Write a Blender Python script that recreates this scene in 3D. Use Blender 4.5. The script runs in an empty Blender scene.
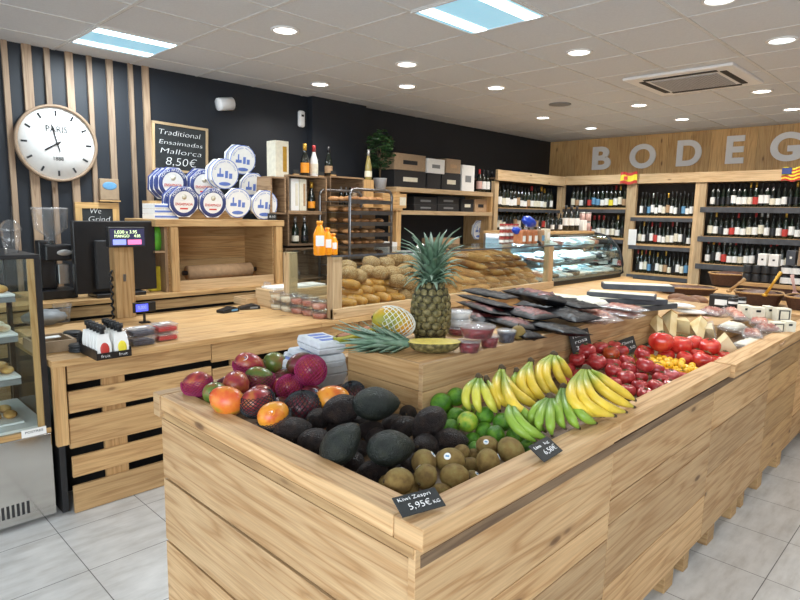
import bpy, math, random
from mathutils import Vector, Matrix, noise
random.seed(7)
S = bpy.context.scene
COL = S.collection
# ------------------------------------------------------------ camera
FPX = 599.0; PITCH = math.radians(8.26); AZ = math.radians(44.35); ROLL = math.radians(1.1); EYE = 1.62
FW = Vector((math.cos(AZ)*math.cos(PITCH), math.sin(AZ)*math.cos(PITCH), -math.sin(PITCH)))
R0 = Vector((math.sin(AZ), -math.cos(AZ), 0)); U0 = R0.cross(FW)
RT = R0*math.cos(ROLL)+U0*math.sin(ROLL); UP = U0*math.cos(ROLL)-R0*math.sin(ROLL)
EY = Vector((0, 0, EYE))
cam = bpy.data.cameras.new('camera'); camo = bpy.data.objects.new('camera', cam); COL.objects.link(camo)
cam.sensor_width = 36; cam.lens = FPX*36/800; cam.clip_start = .02
camo.matrix_world = Matrix(((RT.x, UP.x, -FW.x, 0), (RT.y, UP.y, -FW.y, 0), (RT.z, UP.z, -FW.z, EYE), (0, 0, 0, 1)))
S.camera = camo
# ------------------------------------------------------------ world, exposure
W = bpy.data.worlds.new('world'); S.world = W; W.use_nodes = True
bg = W.node_tree.nodes['Background']; bg.inputs[0].default_value = (.84, .92, 1, 1); bg.inputs[1].default_value = 1.9
S.view_settings.view_transform = 'Standard'; S.view_settings.look = 'None'; S.view_settings.gamma = 1
S.view_settings.use_curve_mapping = False; S.view_settings.exposure = 0.24

def light(kind, loc, power, size=.3, col=(1, 1, 1), rot=(0, 0, 0), sizey=None, name='lamp_light', spot=None):
    l = bpy.data.lights.new(name, kind); l.energy = power; l.color = col
    if kind == 'AREA':
        l.size = size
        if sizey: l.shape = 'RECTANGLE'; l.size_y = sizey
    elif kind == 'SPOT':
        l.spot_size = math.radians(spot or 120); l.spot_blend = .6; l.shadow_soft_size = size
    else: l.shadow_soft_size = size
    o = bpy.data.objects.new(name, l); o.location = loc; o.rotation_euler = rot; COL.objects.link(o); return o
CEIL = 2.845
# daylight from the open shop front behind the camera
light('AREA', (-2.2, -1.2, 1.9), 120, 3.2, (.90, .96, 1), (math.radians(80), 0, math.radians(-50)), 2.2, 'shop_front_daylight')

def pt(px, py, x=None, y=None, z=None):
    d = FW*FPX+RT*(px-400)-UP*(py-300)
    if z is not None: t = (z-EYE)/d.z
    elif x is not None: t = x/d.x
    else: t = y/d.y
    return EY+d*t
def m_per_px(p): return (Vector(p)-EY).dot(FW)/FPX

# ------------------------------------------------------------ materials
def nt(name):
    m = bpy.data.materials.new(name); m.use_nodes = True
    n = m.node_tree; return m, n, n.nodes['Principled BSDF']
def nd(n, t, **k):
    x = n.nodes.new(t)
    for a, v in k.items():
        if a.startswith('i_'): x.inputs[a[2:].replace('_', ' ')].default_value = v
        else: setattr(x, a, v)
    return x
def ramp(n, fac, stops, interp='LINEAR'):
    r = n.nodes.new('ShaderNodeValToRGB'); r.color_ramp.interpolation = interp
    e = r.color_ramp.elements
    while len(e) < len(stops): e.new(.5)
    for i, (p, c) in enumerate(stops): e[i].position = p; e[i].color = (*c, 1) if len(c) == 3 else c
    n.links.new(fac, r.inputs[0]); return r.outputs[0]
def mixc(n, fac, a, b, mode='MIX'):
    x = n.nodes.new('ShaderNodeMix'); x.data_type = 'RGBA'; x.blend_type = mode
    for s, v in ((0, fac), (6, a), (7, b)):
        if hasattr(v, 'links') or hasattr(v, 'is_output'): n.links.new(v, x.inputs[s])
        else: x.inputs[s].default_value = v if s == 0 else ((*v, 1) if len(v) == 3 else v)
    return x.outputs[2]
def bump(n, b, h, s=.3, d=.01):
    x = n.nodes.new('ShaderNodeBump'); x.inputs['Strength'].default_value = s; x.inputs['Distance'].default_value = d
    n.links.new(h, x.inputs['Height']); n.links.new(x.outputs[0], b.inputs['Normal'])
def wood(name, c1, c2, knot=(.16, .08, .03), rough=.6, kn=1.0, tone=.22):
    """pine boards: UV u runs along the grain (metres); face attribute rnd differs per board"""
    m, n, b = nt(name); L = n.links.new
    uv = nd(n, 'ShaderNodeUVMap'); at = nd(n, 'ShaderNodeAttribute', attribute_name='rnd')
    sx = nd(n, 'ShaderNodeSeparateXYZ'); L(uv.outputs[0], sx.inputs[0])
    of = nd(n, 'ShaderNodeMath', operation='MULTIPLY'); L(at.outputs['Fac'], of.inputs[0]); of.inputs[1].default_value = 37.0
    cb = nd(n, 'ShaderNodeCombineXYZ'); L(sx.outputs[0], cb.inputs[0]); L(sx.outputs[1], cb.inputs[1]); L(of.outputs[0], cb.inputs[2])
    mp = nd(n, 'ShaderNodeMapping'); L(cb.outputs[0], mp.inputs[0]); mp.inputs['Scale'].default_value = (.7, 10, 1)
    n1 = nd(n, 'ShaderNodeTexNoise', i_Scale=1.3, i_Detail=2.0); L(mp.outputs[0], n1.inputs[0])
    mul = nd(n, 'ShaderNodeMath', operation='MULTIPLY'); L(n1.outputs[0], mul.inputs[0]); mul.inputs[1].default_value = 13
    fr = nd(n, 'ShaderNodeMath', operation='PINGPONG'); L(mul.outputs[0], fr.inputs[0]); fr.inputs[1].default_value = 1
    grain = ramp(n, fr.outputs[0], [(0, c1), (.6, tuple(.65*a+.35*q for a, q in zip(c1, c2))), (.93, c2), (1, tuple(q*.92 for q in c2))])
    mp2 = nd(n, 'ShaderNodeMapping'); L(cb.outputs[0], mp2.inputs[0]); mp2.inputs['Scale'].default_value = (6, 160, 1)
    n2 = nd(n, 'ShaderNodeTexNoise', i_Scale=1.0, i_Detail=3.0); L(mp2.outputs[0], n2.inputs[0])
    fine = ramp(n, n2.outputs[0], [(.3, (.78, .76, .74)), (.7, (1.10, 1.10, 1.10))])
    col = mixc(n, .8, grain, fine, 'MULTIPLY')
    mp3 = nd(n, 'ShaderNodeMapping'); L(cb.outputs[0], mp3.inputs[0]); mp3.inputs['Scale'].default_value = (2.6, 7.5, 1)
    vo = nd(n, 'ShaderNodeTexVoronoi', i_Scale=1.0); L(mp3.outputs[0], vo.inputs[0])
    k = ramp(n, vo.outputs['Distance'], [(0, (1, 1, 1)), (.06*kn, (.75, .75, .75)), (.09*kn, (.18, .18, .18)), (.15*kn, (0, 0, 0))])
    col = mixc(n, k, col, knot)
    t = ramp(n, at.outputs['Fac'], [(0, (1-tone,)*3), (.5, (1, .985, .96)), (1, (1.08, 1.05, 1.0))])
    n3 = nd(n, 'ShaderNodeTexNoise', i_Scale=2.5, i_Detail=3.0); L(cb.outputs[0], n3.inputs[0])
    blot = ramp(n, n3.outputs[0], [(.3, (.9, .87, .83)), (.65, (1, 1, 1))])
    col = mixc(n, 1.0, col, t, 'MULTIPLY'); col = mixc(n, .9, col, blot, 'MULTIPLY')
    L(col, b.inputs['Base Color']); b.inputs['Roughness'].default_value = rough
    bump(n, b, n2.outputs[0], .25, .002); return m
def plain(name, c, rough=.5, metal=0, var=.08, scale=30, spec=None, bmp=0, emit=None, es=1, coat=0):
    m, n, b = nt(name)
    tc = nd(n, 'ShaderNodeTexCoord'); ns = nd(n, 'ShaderNodeTexNoise', i_Scale=scale, i_Detail=3.0); n.links.new(tc.outputs['Object'], ns.inputs[0])
    c2 = tuple(min(1, x*(1+var)) for x in c); c1 = tuple(x*(1-var) for x in c)
    n.links.new(ramp(n, ns.outputs[0], [(.3, c1), (.7, c2)]), b.inputs['Base Color'])
    b.inputs['Roughness'].default_value = rough; b.inputs['Metallic'].default_value = metal
    if coat: b.inputs['Coat Weight'].default_value = coat
    if bmp: bump(n, b, ns.outputs[0], bmp, .004)
    if emit: b.inputs['Emission Color'].default_value = (*emit, 1); b.inputs['Emission Strength'].default_value = es
    return m
def fruit(name, cols, scale=6, rough=.35, detail=3, fine=0, finec=None, bmp=0, bscale=60, coat=0, dist=0):
    """skin blotched between the given colours, different on each fruit"""
    m, n, b = nt(name); L = n.links.new
    tc = nd(n, 'ShaderNodeTexCoord'); oi = nd(n, 'ShaderNodeObjectInfo')
    ad = nd(n, 'ShaderNodeVectorMath', operation='ADD'); mu = nd(n, 'ShaderNodeMath', operation='MULTIPLY'); mu.inputs[1].default_value = 40
    L(oi.outputs['Random'], mu.inputs[0]); L(tc.outputs['Object'], ad.inputs[0]); L(mu.outputs[0], ad.inputs[1])
    ns = nd(n, 'ShaderNodeTexNoise', i_Scale=scale, i_Detail=detail, i_Distortion=dist); L(ad.outputs[0], ns.inputs[0])
    k = len(cols); col = ramp(n, ns.outputs[0], [(.32+.36*i/(k-1), c) for i, c in enumerate(cols)])
    n2 = nd(n, 'ShaderNodeTexNoise', i_Scale=bscale, i_Detail=2.0); L(ad.outputs[0], n2.inputs[0])
    if fine: col = mixc(n, ramp(n, n2.outputs[0], [(.55, (0, 0, 0)), (.7, (fine, fine, fine))]), col, finec)
    L(col, b.inputs['Base Color']); b.inputs['Roughness'].default_value = rough
    if coat: b.inputs['Coat Weight'].default_value = coat
    if bmp: bump(n, b, n2.outputs[0], bmp, .003 if bscale > 60 else .012)
    return m
def clear(name, tint=(1, 1, 1), refl=.12, rough=.03, opac=0.0, oc=(1, 1, 1)):
    m = bpy.data.materials.new(name); m.use_nodes = True; n = m.node_tree
    for x in list(n.nodes): n.nodes.remove(x)
    o = nd(n, 'ShaderNodeOutputMaterial'); tr = nd(n, 'ShaderNodeBsdfTransparent'); gl = nd(n, 'ShaderNodeBsdfGlossy', i_Roughness=rough)
    tr.inputs[0].default_value = (*tint, 1); mx = nd(n, 'ShaderNodeMixShader'); lw = nd(n, 'ShaderNodeLayerWeight', i_Blend=.25)
    ma = nd(n, 'ShaderNodeMath', operation='MULTIPLY_ADD'); n.links.new(lw.outputs['Fresnel'], ma.inputs[0]); ma.inputs[1].default_value = .28; ma.inputs[2].default_value = refl*.3
    n.links.new(ma.outputs[0], mx.inputs[0]); n.links.new(tr.outputs[0], mx.inputs[1]); n.links.new(gl.outputs[0], mx.inputs[2])
    out = mx.outputs[0]
    if opac:
        df = nd(n, 'ShaderNodeBsdfDiffuse'); df.inputs[0].default_value = (*oc, 1); m2 = nd(n, 'ShaderNodeMixShader'); m2.inputs[0].default_value = opac
        n.links.new(out, m2.inputs[1]); n.links.new(df.outputs[0], m2.inputs[2]); out = m2.outputs[0]
    n.links.new(out, o.inputs[0]); return m
M = {}
M['pine'] = wood('pine_boards', (.63, .41, .19), (.49, .285, .115))
M['pine_pale'] = wood('pale_pine', (.64, .47, .28), (.54, .37, .20), kn=.9)
M['pine_orange'] = wood('varnished_pine', (.70, .46, .20), (.58, .34, .13), kn=1.1, rough=.45)
M['pallet'] = wood('pallet_pine', (.58, .38, .18), (.45, .27, .12), kn=1.1)
M['slat'] = wood('weathered_slats', (.40, .29, .20), (.30, .205, .135))
M['crate'] = wood('old_crate_wood', (.36, .24, .14), (.24, .15, .085), tone=.4)
M['island'] = wood('island_pine', (.65, .445, .24), (.49, .29, .13), kn=1.15, tone=.24, knot=(.12, .055, .02))
M['dark_paint'] = plain('dark_paint_light_tinted', (.010, .0135, .020), .55, var=.1, scale=2)  # dark paint, made bluer to stand in for the light's blue tint
M['tile_ceiling'] = plain('ceiling_panel', (.62, .64, .67), .9, var=.03, scale=60)
M['grid'] = plain('ceiling_rail_white', (.62, .62, .61), .5)
M['white'] = plain('white_plastic', (.8, .8, .8), .4, var=.02)
M['paper'] = plain('white_paper', (.82, .82, .8), .7, var=.03)
M['cream'] = plain('cream_paper', (.72, .68, .55), .7)
M['kraft'] = plain('brown_kraft_paper', (.42, .27, .15), .8, var=.12)
M['card'] = plain('brown_cardboard', (.34, .24, .15), .8, var=.1)
M['black'] = plain('black_plastic', (.012, .012, .014), .35)
M['matt_black'] = plain('matt_black', (.02, .02, .022), .7)
M['slate'] = plain('chalkboard_slate', (.02, .023, .024), .6, var=.3, scale=15)
M['chalk'] = plain('white_chalk', (.85, .85, .85), .9)
M['steel'] = plain('brushed_steel', (.55, .56, .57), .28, 1, var=.05)
M['steel_dark'] = plain('dark_steel', (.25, .25, .26), .35, 1)
M['mirror_steel'] = plain('polished_steel', (.62, .62, .60), .12, 1, var=.03, scale=3)
M['grey'] = plain('grey_plastic', (.2, .21, .22), .5)
M['dgrey'] = plain('dark_grey_shelf', (.06, .062, .07), .6, var=.3, scale=12)
M['glass'] = clear('clear_glass', (.93, .97, .96))
M['plastic'] = clear('clear_plastic', (.97, .97, .97), .2, .12, .04)
M['film'] = clear('plastic_film', (.96, .96, .97), .25, .2, .12)
M['rack_back'] = plain('dark_brown_board', (.035, .025, .018), .7, var=.3, scale=8)  # dark brown board behind the bottles
M['bottle'] = plain('dark_bottle_glass', (.008, .012, .009), .08, coat=.5)
M['bottle2'] = plain('green_bottle_glass', (.008, .017, .009), .08, coat=.5)
M['gold_foil'] = plain('gold_foil', (.65, .38, .06), .35, .6)
M['red_foil'] = plain('red_foil', (.35, .02, .02), .4)
M['black_foil'] = plain('black_foil', (.01, .01, .012), .4)
M['silver_foil'] = plain('silver_foil', (.5, .5, .5), .35, .7)
M['orange_label'] = plain('orange_label', (.9, .33, .02), .5)
M['blue_label'] = plain('blue_label', (.12, .3, .5), .5)
M['yellow_label'] = plain('yellow_label', (.8, .68, .05), .5)
M['pink_label'] = plain('pink_label', (.6, .38, .34), .6)
M['red_label'] = plain('red_label', (.5, .04, .03), .5)
M['navy_print'] = plain('navy_print', (.035, .055, .2), .5)
M['blue_print'] = plain('blue_print', (.12, .2, .55), .5)
M['red_print'] = plain('red_print', (.6, .05, .04), .5)

# ------------------------------------------------------------ mesh builder
class MB:
    def __init__(s): s.v = []; s.f = []; s.mi = []; s.uv = []; s.rn = []; s.sm = []; s.M = Matrix.Identity(4)
    def add(s, vs, fs, m=0, uvs=None, rnd=None, smooth=False):
        o = len(s.v); s.v += [tuple(s.M @ Vector(p)) for p in vs]; r = random.random() if rnd is None else rnd
        for i, f in enumerate(fs):
            s.f.append([o+k for k in f]); s.mi.append(m[i] if isinstance(m, (list, tuple)) else m); s.rn.append(r); s.sm.append(smooth)
            s.uv.append(uvs[i] if uvs else [(vs[k][0], vs[k][1]) for k in f])
        return s
    def box(s, x0, x1, y0, y1, z0, z1, m=0, grain=None, rnd=None, T=None):
        x0, x1 = min(x0, x1), max(x0, x1); y0, y1 = min(y0, y1), max(y0, y1); z0, z1 = min(z0, z1), max(z0, z1)
        d = (x1-x0, y1-y0, z1-z0); g = grain if grain is not None else d.index(max(d))
        vs = [(x, y, z) for z in (z0, z1) for y in (y0, y1) for x in (x0, x1)]
        fs = [(0, 2, 3, 1), (4, 5, 7, 6), (0, 1, 5, 4), (2, 6, 7, 3), (0, 4, 6, 2), (1, 3, 7, 5)]; ax = [2, 2, 1, 1, 0, 0]
        uvs = []
        for f, a in zip(fs, ax):
            o = [i for i in range(3) if i != a]
            u, w = (g, [i for i in o if i != g][0]) if a != g else (o[0], o[1])
            k = 1 if a != g else 0.3
            uvs.append([(vs[i][u]*k+a*.37, vs[i][w]+a*.61) for i in f])
        if T is not None: vs = [tuple(T @ Vector(p)) for p in vs]
        return s.add(vs, fs, m, uvs, rnd)
    def lathe(s, prof, seg=24, m=0, c=(0, 0, 0), T=None, smooth=True, caps=True, mats=None):
        vs = []; fs = []; ms = []; uvs = []
        for r, z in prof:
            for k in range(seg):
                a = 2*math.pi*k/seg; vs.append((c[0]+r*math.cos(a), c[1]+r*math.sin(a), c[2]+z))
        for i in range(len(prof)-1):
            for k in range(seg):
                k2 = (k+1) % seg; fs.append((i*seg+k, i*seg+k2, (i+1)*seg+k2, (i+1)*seg+k)); ms.append(mats[i] if mats else m)
                uvs.append([(k/seg, i/len(prof)), ((k+1)/seg, i/len(prof)), ((k+1)/seg, (i+1)/len(prof)), (k/seg, (i+1)/len(prof))])
        if caps:
            if prof[0][0] > 1e-5: fs.append(tuple(reversed(range(seg)))); ms.append(mats[0] if mats else m); uvs.append([(0, 0)]*seg)
            if prof[-1][0] > 1e-5: b = (len(prof)-1)*seg; fs.append(tuple(range(b, b+seg))); ms.append(mats[-1] if mats else m); uvs.append([(0, 0)]*seg)
        if T is not None: vs = [tuple(T @ Vector(p)) for p in vs]
        return s.add(vs, fs, ms, uvs, smooth=smooth)
    def tube(s, pts, r, seg=8, m=0, smooth=True, flat=1.0):
        pts = [Vector(p) for p in pts]; n = len(pts); rs = r if isinstance(r, (list, tuple)) else [r]*n
        vs = []; fs = []; up = Vector((0, 0, 1))
        for i, p in enumerate(pts):
            t = (pts[min(i+1, n-1)]-pts[max(i-1, 0)]).normalized()
            a = t.cross(up)
            if a.length < .05: a = t.cross(Vector((1, 0, 0)))
            a.normalize(); b = a.cross(t).normalized()
            for k in range(seg):
                q = 2*math.pi*k/seg; vs.append(tuple(p+a*math.cos(q)*rs[i]+b*math.sin(q)*rs[i]*flat))
        for i in range(n-1):
            for k in range(seg): k2 = (k+1) % seg; fs.append((i*seg+k, i*seg+k2, (i+1)*seg+k2, (i+1)*seg+k))
        fs.append(tuple(reversed(range(seg)))); fs.append(tuple(range((n-1)*seg, n*seg)))
        return s.add(vs, fs, m, smooth=smooth)
    def ell(s, c, r, seg=20, rings=12, m=0, fn=None, T=None, smooth=True):
        vs = []; fs = []
        for i in range(rings+1):
            th = math.pi*i/rings
            for k in range(seg):
                a = 2*math.pi*k/seg; u = Vector((math.sin(th)*math.cos(a), math.sin(th)*math.sin(a), math.cos(th)))
                if fn: u = fn(u)
                p = Vector((u.x*r[0], u.y*r[1], u.z*r[2]))
                if T is not None: p = T @ p
                vs.append((p.x+c[0], p.y+c[1], p.z+c[2]))
        for i in range(rings):
            for k in range(seg):
                k2 = (k+1) % seg; fs.append((i*seg+k, (i+1)*seg+k, (i+1)*seg+k2, i*seg+k2))
        return s.add(vs, fs, m, smooth=smooth)
    def prism(s, poly, h0, h1, m=0, plane='xy', T=None):
        """closed polygon extruded; plane tells which two axes the outline uses"""
        n = len(poly); mk = {'xy': lambda a, b, h: (a, b, h), 'xz': lambda a, b, h: (a, h, b), 'yz': lambda a, b, h: (h, a, b)}[plane]
        vs = [mk(a, b, h0) for a, b in poly]+[mk(a, b, h1) for a, b in poly]
        fs = [tuple(reversed(range(n))), tuple(range(n, 2*n))]+[(i, (i+1) % n, n+(i+1) % n, n+i) for i in range(n)]
        uvs = [[(vs[k][0], vs[k][2]) if plane != 'xy' else (vs[k][0], vs[k][1]) for k in f] for f in fs]
        if T is not None: vs = [tuple(T @ Vector(p)) for p in vs]
        return s.add(vs, fs, m, uvs)
    def build(s, name, mats, parent=None, world=False, bev=0, sub=0):
        me = bpy.data.meshes.new(name); off = Vector(parent.location) if (world and parent) else Vector((0, 0, 0))
        if world and parent and parent.parent: off += Vector(parent.parent.location)
        me.from_pydata([tuple(Vector(p)-off) for p in s.v], [], s.f)
        for m in (mats if isinstance(mats, (list, tuple)) else [mats]): me.materials.append(M[m] if isinstance(m, str) else m)
        uvl = me.uv_layers.new(name='UVMap'); at = me.attributes.new('rnd', 'FLOAT', 'FACE')
        for i, p in enumerate(me.polygons):
            p.material_index = s.mi[i]; p.use_smooth = s.sm[i]; at.data[i].value = s.rn[i]
            for j, li in enumerate(p.loop_indices): uvl.data[li].uv = s.uv[i][j]
        me.validate(); me.update()
        o = bpy.data.objects.new(name, me); COL.objects.link(o)
        if parent: o.parent = parent
        if bev:
            b = o.modifiers.new('bevel', 'BEVEL'); b.width = bev; b.segments = 2; b.limit_method = 'ANGLE'
        if sub:
            b = o.modifiers.new('sub', 'SUBSURF'); b.levels = sub; b.render_levels = sub
        return o
def thing(name, label, cat, loc=(0, 0, 0), rot=(0, 0, 0), group=None):
    o = bpy.data.objects.new(name, None); COL.objects.link(o); o.empty_display_size = .05
    o.location = loc; o.rotation_euler = rot; o['label'] = label; o['category'] = cat
    if group: o['group'] = group
    return o
def tag(o, label, cat, group=None):
    o['label'] = label; o['category'] = cat
    if group: o['group'] = group
    return o
def struct(name, mb, mats, **k):
    o = mb.build(name, mats, **k); o['kind'] = 'structure'; return o
KIDS = {}
def dup(root, loc=None, rot=None, scale=None, label=None, group=None):
    def cp(o, par):
        c = o.copy(); COL.objects.link(c); c.parent = par
        for ch in KIDS_OF(o): cp(ch, c)
        return c
    r = cp(root, None)
    if loc is not None: r.location = loc
    if rot is not None: r.rotation_euler = rot
    if scale is not None: r.scale = scale if hasattr(scale, '__len__') else (scale,)*3
    if label: r['label'] = label
    if group: r['group'] = group
    return r
def KIDS_OF(o):
    if o.name not in KIDS: KIDS[o.name] = [c for c in bpy.data.objects if c.parent == o]
    return KIDS[o.name]
class Proto:
    """first use places the prototype itself, later uses copy it"""
    def __init__(s, root): s.r = root; s.used = False; s.src = [root]
    def put(s, loc, rot=(0, 0, 0), scale=1, label=None, group=None):
        if not s.used:
            s.used = True; r = s.r; s.kids = list(KIDS_OF(r)); r.location = loc; r.rotation_euler = rot
            r.scale = scale if hasattr(scale, '__len__') else (scale,)*3
            if label: r['label'] = label
            if group: r['group'] = group
            return r
        return dup(s.r, loc, rot, scale, label, group)
ORD = ['leftmost', 'second from the left', 'third from the left', 'fourth from the left', 'fifth from the left', 'sixth from the left', 'seventh from the left', 'eighth from the left', 'ninth from the left', 'tenth from the left', 'eleventh from the left', 'twelfth from the left', 'thirteenth from the left', 'fourteenth from the left', 'fifteenth from the left', 'sixteenth from the left']
def ordn(i, n):
    if n == 1: return 'the only one'
    if i == n-1: return 'rightmost'
    if i == n-2 and n > 3: return 'second from the right'
    if i == n-3 and n > 5: return 'third from the right'
    if i == n-4 and n > 7: return 'fourth from the right'
    return ORD[i]
def text(s, h, T, mat, parent=None, name='lettering', ext=.0008, width=None, shear=0, world=False):
    """flat lettering mesh of cap height about h; T places it (x right, y up, z out)"""
    cu = bpy.data.curves.new(name, 'FONT'); cu.body = s; cu.size = h*1.4; cu.extrude = ext; cu.align_x = 'CENTER'; cu.align_y = 'CENTER'; cu.shear = shear; cu.resolution_u = 3
    if mat == 'chalk': cu.offset = -.02*cu.size
    o = bpy.data.objects.new(name, cu); COL.objects.link(o); bpy.context.view_layer.update()
    me = bpy.data.meshes.new_from_object(o); bpy.data.objects.remove(o)
    if width:
        xs = [v.co.x for v in me.vertices]; k = width/max(1e-6, max(xs)-min(xs))
        for v in me.vertices: v.co.x *= k
    me.transform(T)
    if world and parent: me.transform(Matrix.Translation(-Vector(parent.location)))
    me.materials.clear(); me.materials.append(M[mat]); r = bpy.data.objects.new(name, me); COL.objects.link(r)
    if parent: r.parent = parent
    return r
def frame(o, x, y):
    """matrix with origin o, x axis x, y axis y"""
    x = Vector(x).normalized(); z = x.cross(Vector(y)).normalized(); y = z.cross(x)
    return Matrix(((x.x, y.x, z.x, o[0]), (x.y, y.y, z.y, o[1]), (x.z, y.z, z.z, o[2]), (0, 0, 0, 1)))
FACE_Y = lambda x, y, z: frame((x, y, z), (1, 0, 0), (0, 0, 1))     # lettering facing the room from the left wall
FACE_X = lambda x, y, z: frame((x, y, z), (0, -1, 0), (0, 0, 1))    # lettering facing the room from the back wall
# ============================================================ SETTING
WY = 5.45; BX = 9.15
def floor_mat():
    m, n, b = nt('floor_tile'); L = n.links.new
    tc = nd(n, 'ShaderNodeTexCoord'); mp = nd(n, 'ShaderNodeMapping'); L(tc.outputs['Object'], mp.inputs[0]); mp.inputs['Location'].default_value = (-.82, -.556, 0)
    br = nd(n, 'ShaderNodeTexBrick', offset=0, i_Scale=1.0, i_Mortar_Size=.0022, i_Mortar_Smooth=.2, i_Brick_Width=.4345, i_Row_Height=.4345)
    br.inputs['Color1'].default_value = (0, 0, 0, 1); br.inputs['Color2'].default_value = (1, 1, 1, 1); L(mp.outputs[0], br.inputs[0])
    m2 = nd(n, 'ShaderNodeMapping'); L(tc.outputs['Object'], m2.inputs[0]); m2.inputs['Scale'].default_value = (2.2, 9, 1)
    n1 = nd(n, 'ShaderNodeTexNoise', i_Scale=1.6, i_Detail=8.0, i_Roughness=.65); L(m2.outputs[0], n1.inputs[0])
    c = ramp(n, n1.outputs[0], [(.3, (.45, .44, .42)), (.5, (.57, .57, .56)), (.7, (.65, .65, .64))])
    n2 = nd(n, 'ShaderNodeTexNoise', i_Scale=9, i_Detail=4.0); L(tc.outputs['Object'], n2.inputs[0])
    c = mixc(n, .5, c, ramp(n, n2.outputs[0], [(.35, (.82, .82, .82)), (.6, (1, 1, 1))]), 'MULTIPLY')
    c = mixc(n, br.outputs['Fac'], c, (.10, .10, .10)); L(c, b.inputs['Base Color']); b.inputs['Roughness'].default_value = .32
    return m
M['floor'] = floor_mat()
struct('floor', MB().box(-3.5, BX+.2, -3, WY+.2, -.08, 0), 'floor')
struct('ceiling', MB().box(-3.5, BX+.2, -3, WY+.2, CEIL, CEIL+.1), 'tile_ceiling')
struct('wall_left', MB().box(-3.5, BX+.2, WY, WY+.15, 0, CEIL), 'dark_paint')
struct('wall_back', MB().box(BX, BX+.15, -3, WY, 0, CEIL), 'dark_paint')
struct('light_block_wall', MB().box(-3.5, BX+.15, -2.75, -2.6, 0, CEIL), 'white')  # unseen wall, added to keep daylight off the island's long front
struct('trim_1', MB().box(4.08, 4.86, 5.36, WY, 0, CEIL), 'dark_paint')
g = MB()
GX, GY = 1.602, 3.896
for i in range(-8, 13):
    x = GX+.6*i
    if -3.4 < x < BX: g.box(x-.012, x+.012, -3, WY, CEIL-.004, CEIL+.001)
for j in range(-11, 3):
    y = GY+.6*j
    if -2.9 < y < WY: g.box(-3.4, BX, y-.012, y+.012, CEIL-.0045, CEIL+.001)
struct('trim_2', g, 'grid')
# grey strips standing in for the shadow line beside each rail
g = MB()
for i in range(-8, 13):
    x = GX+.6*i
    if -3.4 < x < BX: g.box(x+.012, x+.018, -3, WY, CEIL-.001, CEIL+.001)
for j in range(-11, 3):
    y = GY+.6*j
    if -2.9 < y < WY: g.box(-3.4, BX, y+.012, y+.017, CEIL-.001, CEIL+.001)
struct('trim_3', g, 'grey')
# slatted strips left of the room
for i, (px, w) in enumerate(((5, .045), (27, .075), (47, .045), (69, .065), (89, .045), (109, .06), (130, .045), (145, .065))):
    x = pt(px, 60, y=WY-.02).x
    struct('trim_%d' % (4+i), MB().box(x-w*.42, x+w*.42, WY-.025, WY, .95, CEIL), 'slat')
# pine cladding of the back wall above the wine racks
c = MB(); y = WY; random.seed(3)
while y > -2.5:
    w = random.choice((.2, .24, .3, .34)); c.box(BX-.03, BX, y-w+.003, y, 2.2, CEIL-.002, grain=2); y -= w
struct('trim_12', c, 'pine_orange')

# ------------------------------------------------------------ ceiling fittings
def emis(name, c, s):
    m, n, b = nt(name); b.inputs['Base Color'].default_value = (*c, 1); b.inputs['Emission Color'].default_value = (*c, 1); b.inputs['Emission Strength'].default_value = s; return m
M['lamp_glow'] = emis('downlight_glow', (1, .95, .86), 7)
M['lamp_cool'] = emis('cool_downlight_glow', (.9, 1, 1), 6)
M['tube_glow'] = emis('tube_glow', (.85, .95, 1), 3.2)
M['panel_blue'] = plain('blue_film_diffuser', (.38, .62, .75), .3, emit=(.30, .68, .90), es=.5)
dl = [(285, 30), (320, 84), (407, 64), (407, 86), (496, 87.5), (579, 52), (543, 117.5), (591, 128), (639, 105), (682, 119), (762, 91), (792, 109), (782, 40), (720, -1)]
where = ['nearest the left frame edge, in the second row of panels', 'close to the pillar beside the dark wall', 'midway between the pillar and the bright blue panel', 'just behind the one midway to the blue panel', 'centre of the ceiling, behind the blue panel', 'between the blue panel and the air conditioner', 'just beyond the round dark grille', 'nearest the dark corner above the wine', 'just left of the air conditioner far corner', 'closest above the letter D', 'behind the right corner of the air conditioner', 'above the letter G at the right', 'bluish one at the upper right', 'cut by the top edge above the air conditioner']
P0 = None
for i, (px, py) in enumerate(dl):
    p = pt(px, py, z=CEIL)
    t = thing('ceiling_downlight', 'round recessed ceiling downlight, '+where[i], 'light', p, group='recessed ceiling downlights')
    MB().lathe([(.098, 0), (.098, -.006), (.078, -.010), (.078, -.002)], 28).build('trim_ring', 'white', t)
    MB().lathe([(.078, -.002), (.05, -.006), (0.0, -.007)], 28).build('lamp_diffuser', 'lamp_cool' if px in (782, 591) else 'lamp_glow', t)
    light('SPOT', (p.x, p.y, CEIL-.03), 52 if p.x > 6 else 29, .08, (.88, .97, 1) if px in (782, 591) else (1, .96, .90), name='downlight_and_fill_spot', spot=150)
for x, y in ((3.1, .2), (4.4, -.9), (5.6, .4), (2.4, -1.4), (7, -.6)): light('SPOT', (x, y, CEIL-.03), 34, .08, (1, .96, .9), name='downlight_and_fill_spot', spot=150)  # unseen spots without fittings, added to brighten floor and island
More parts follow.
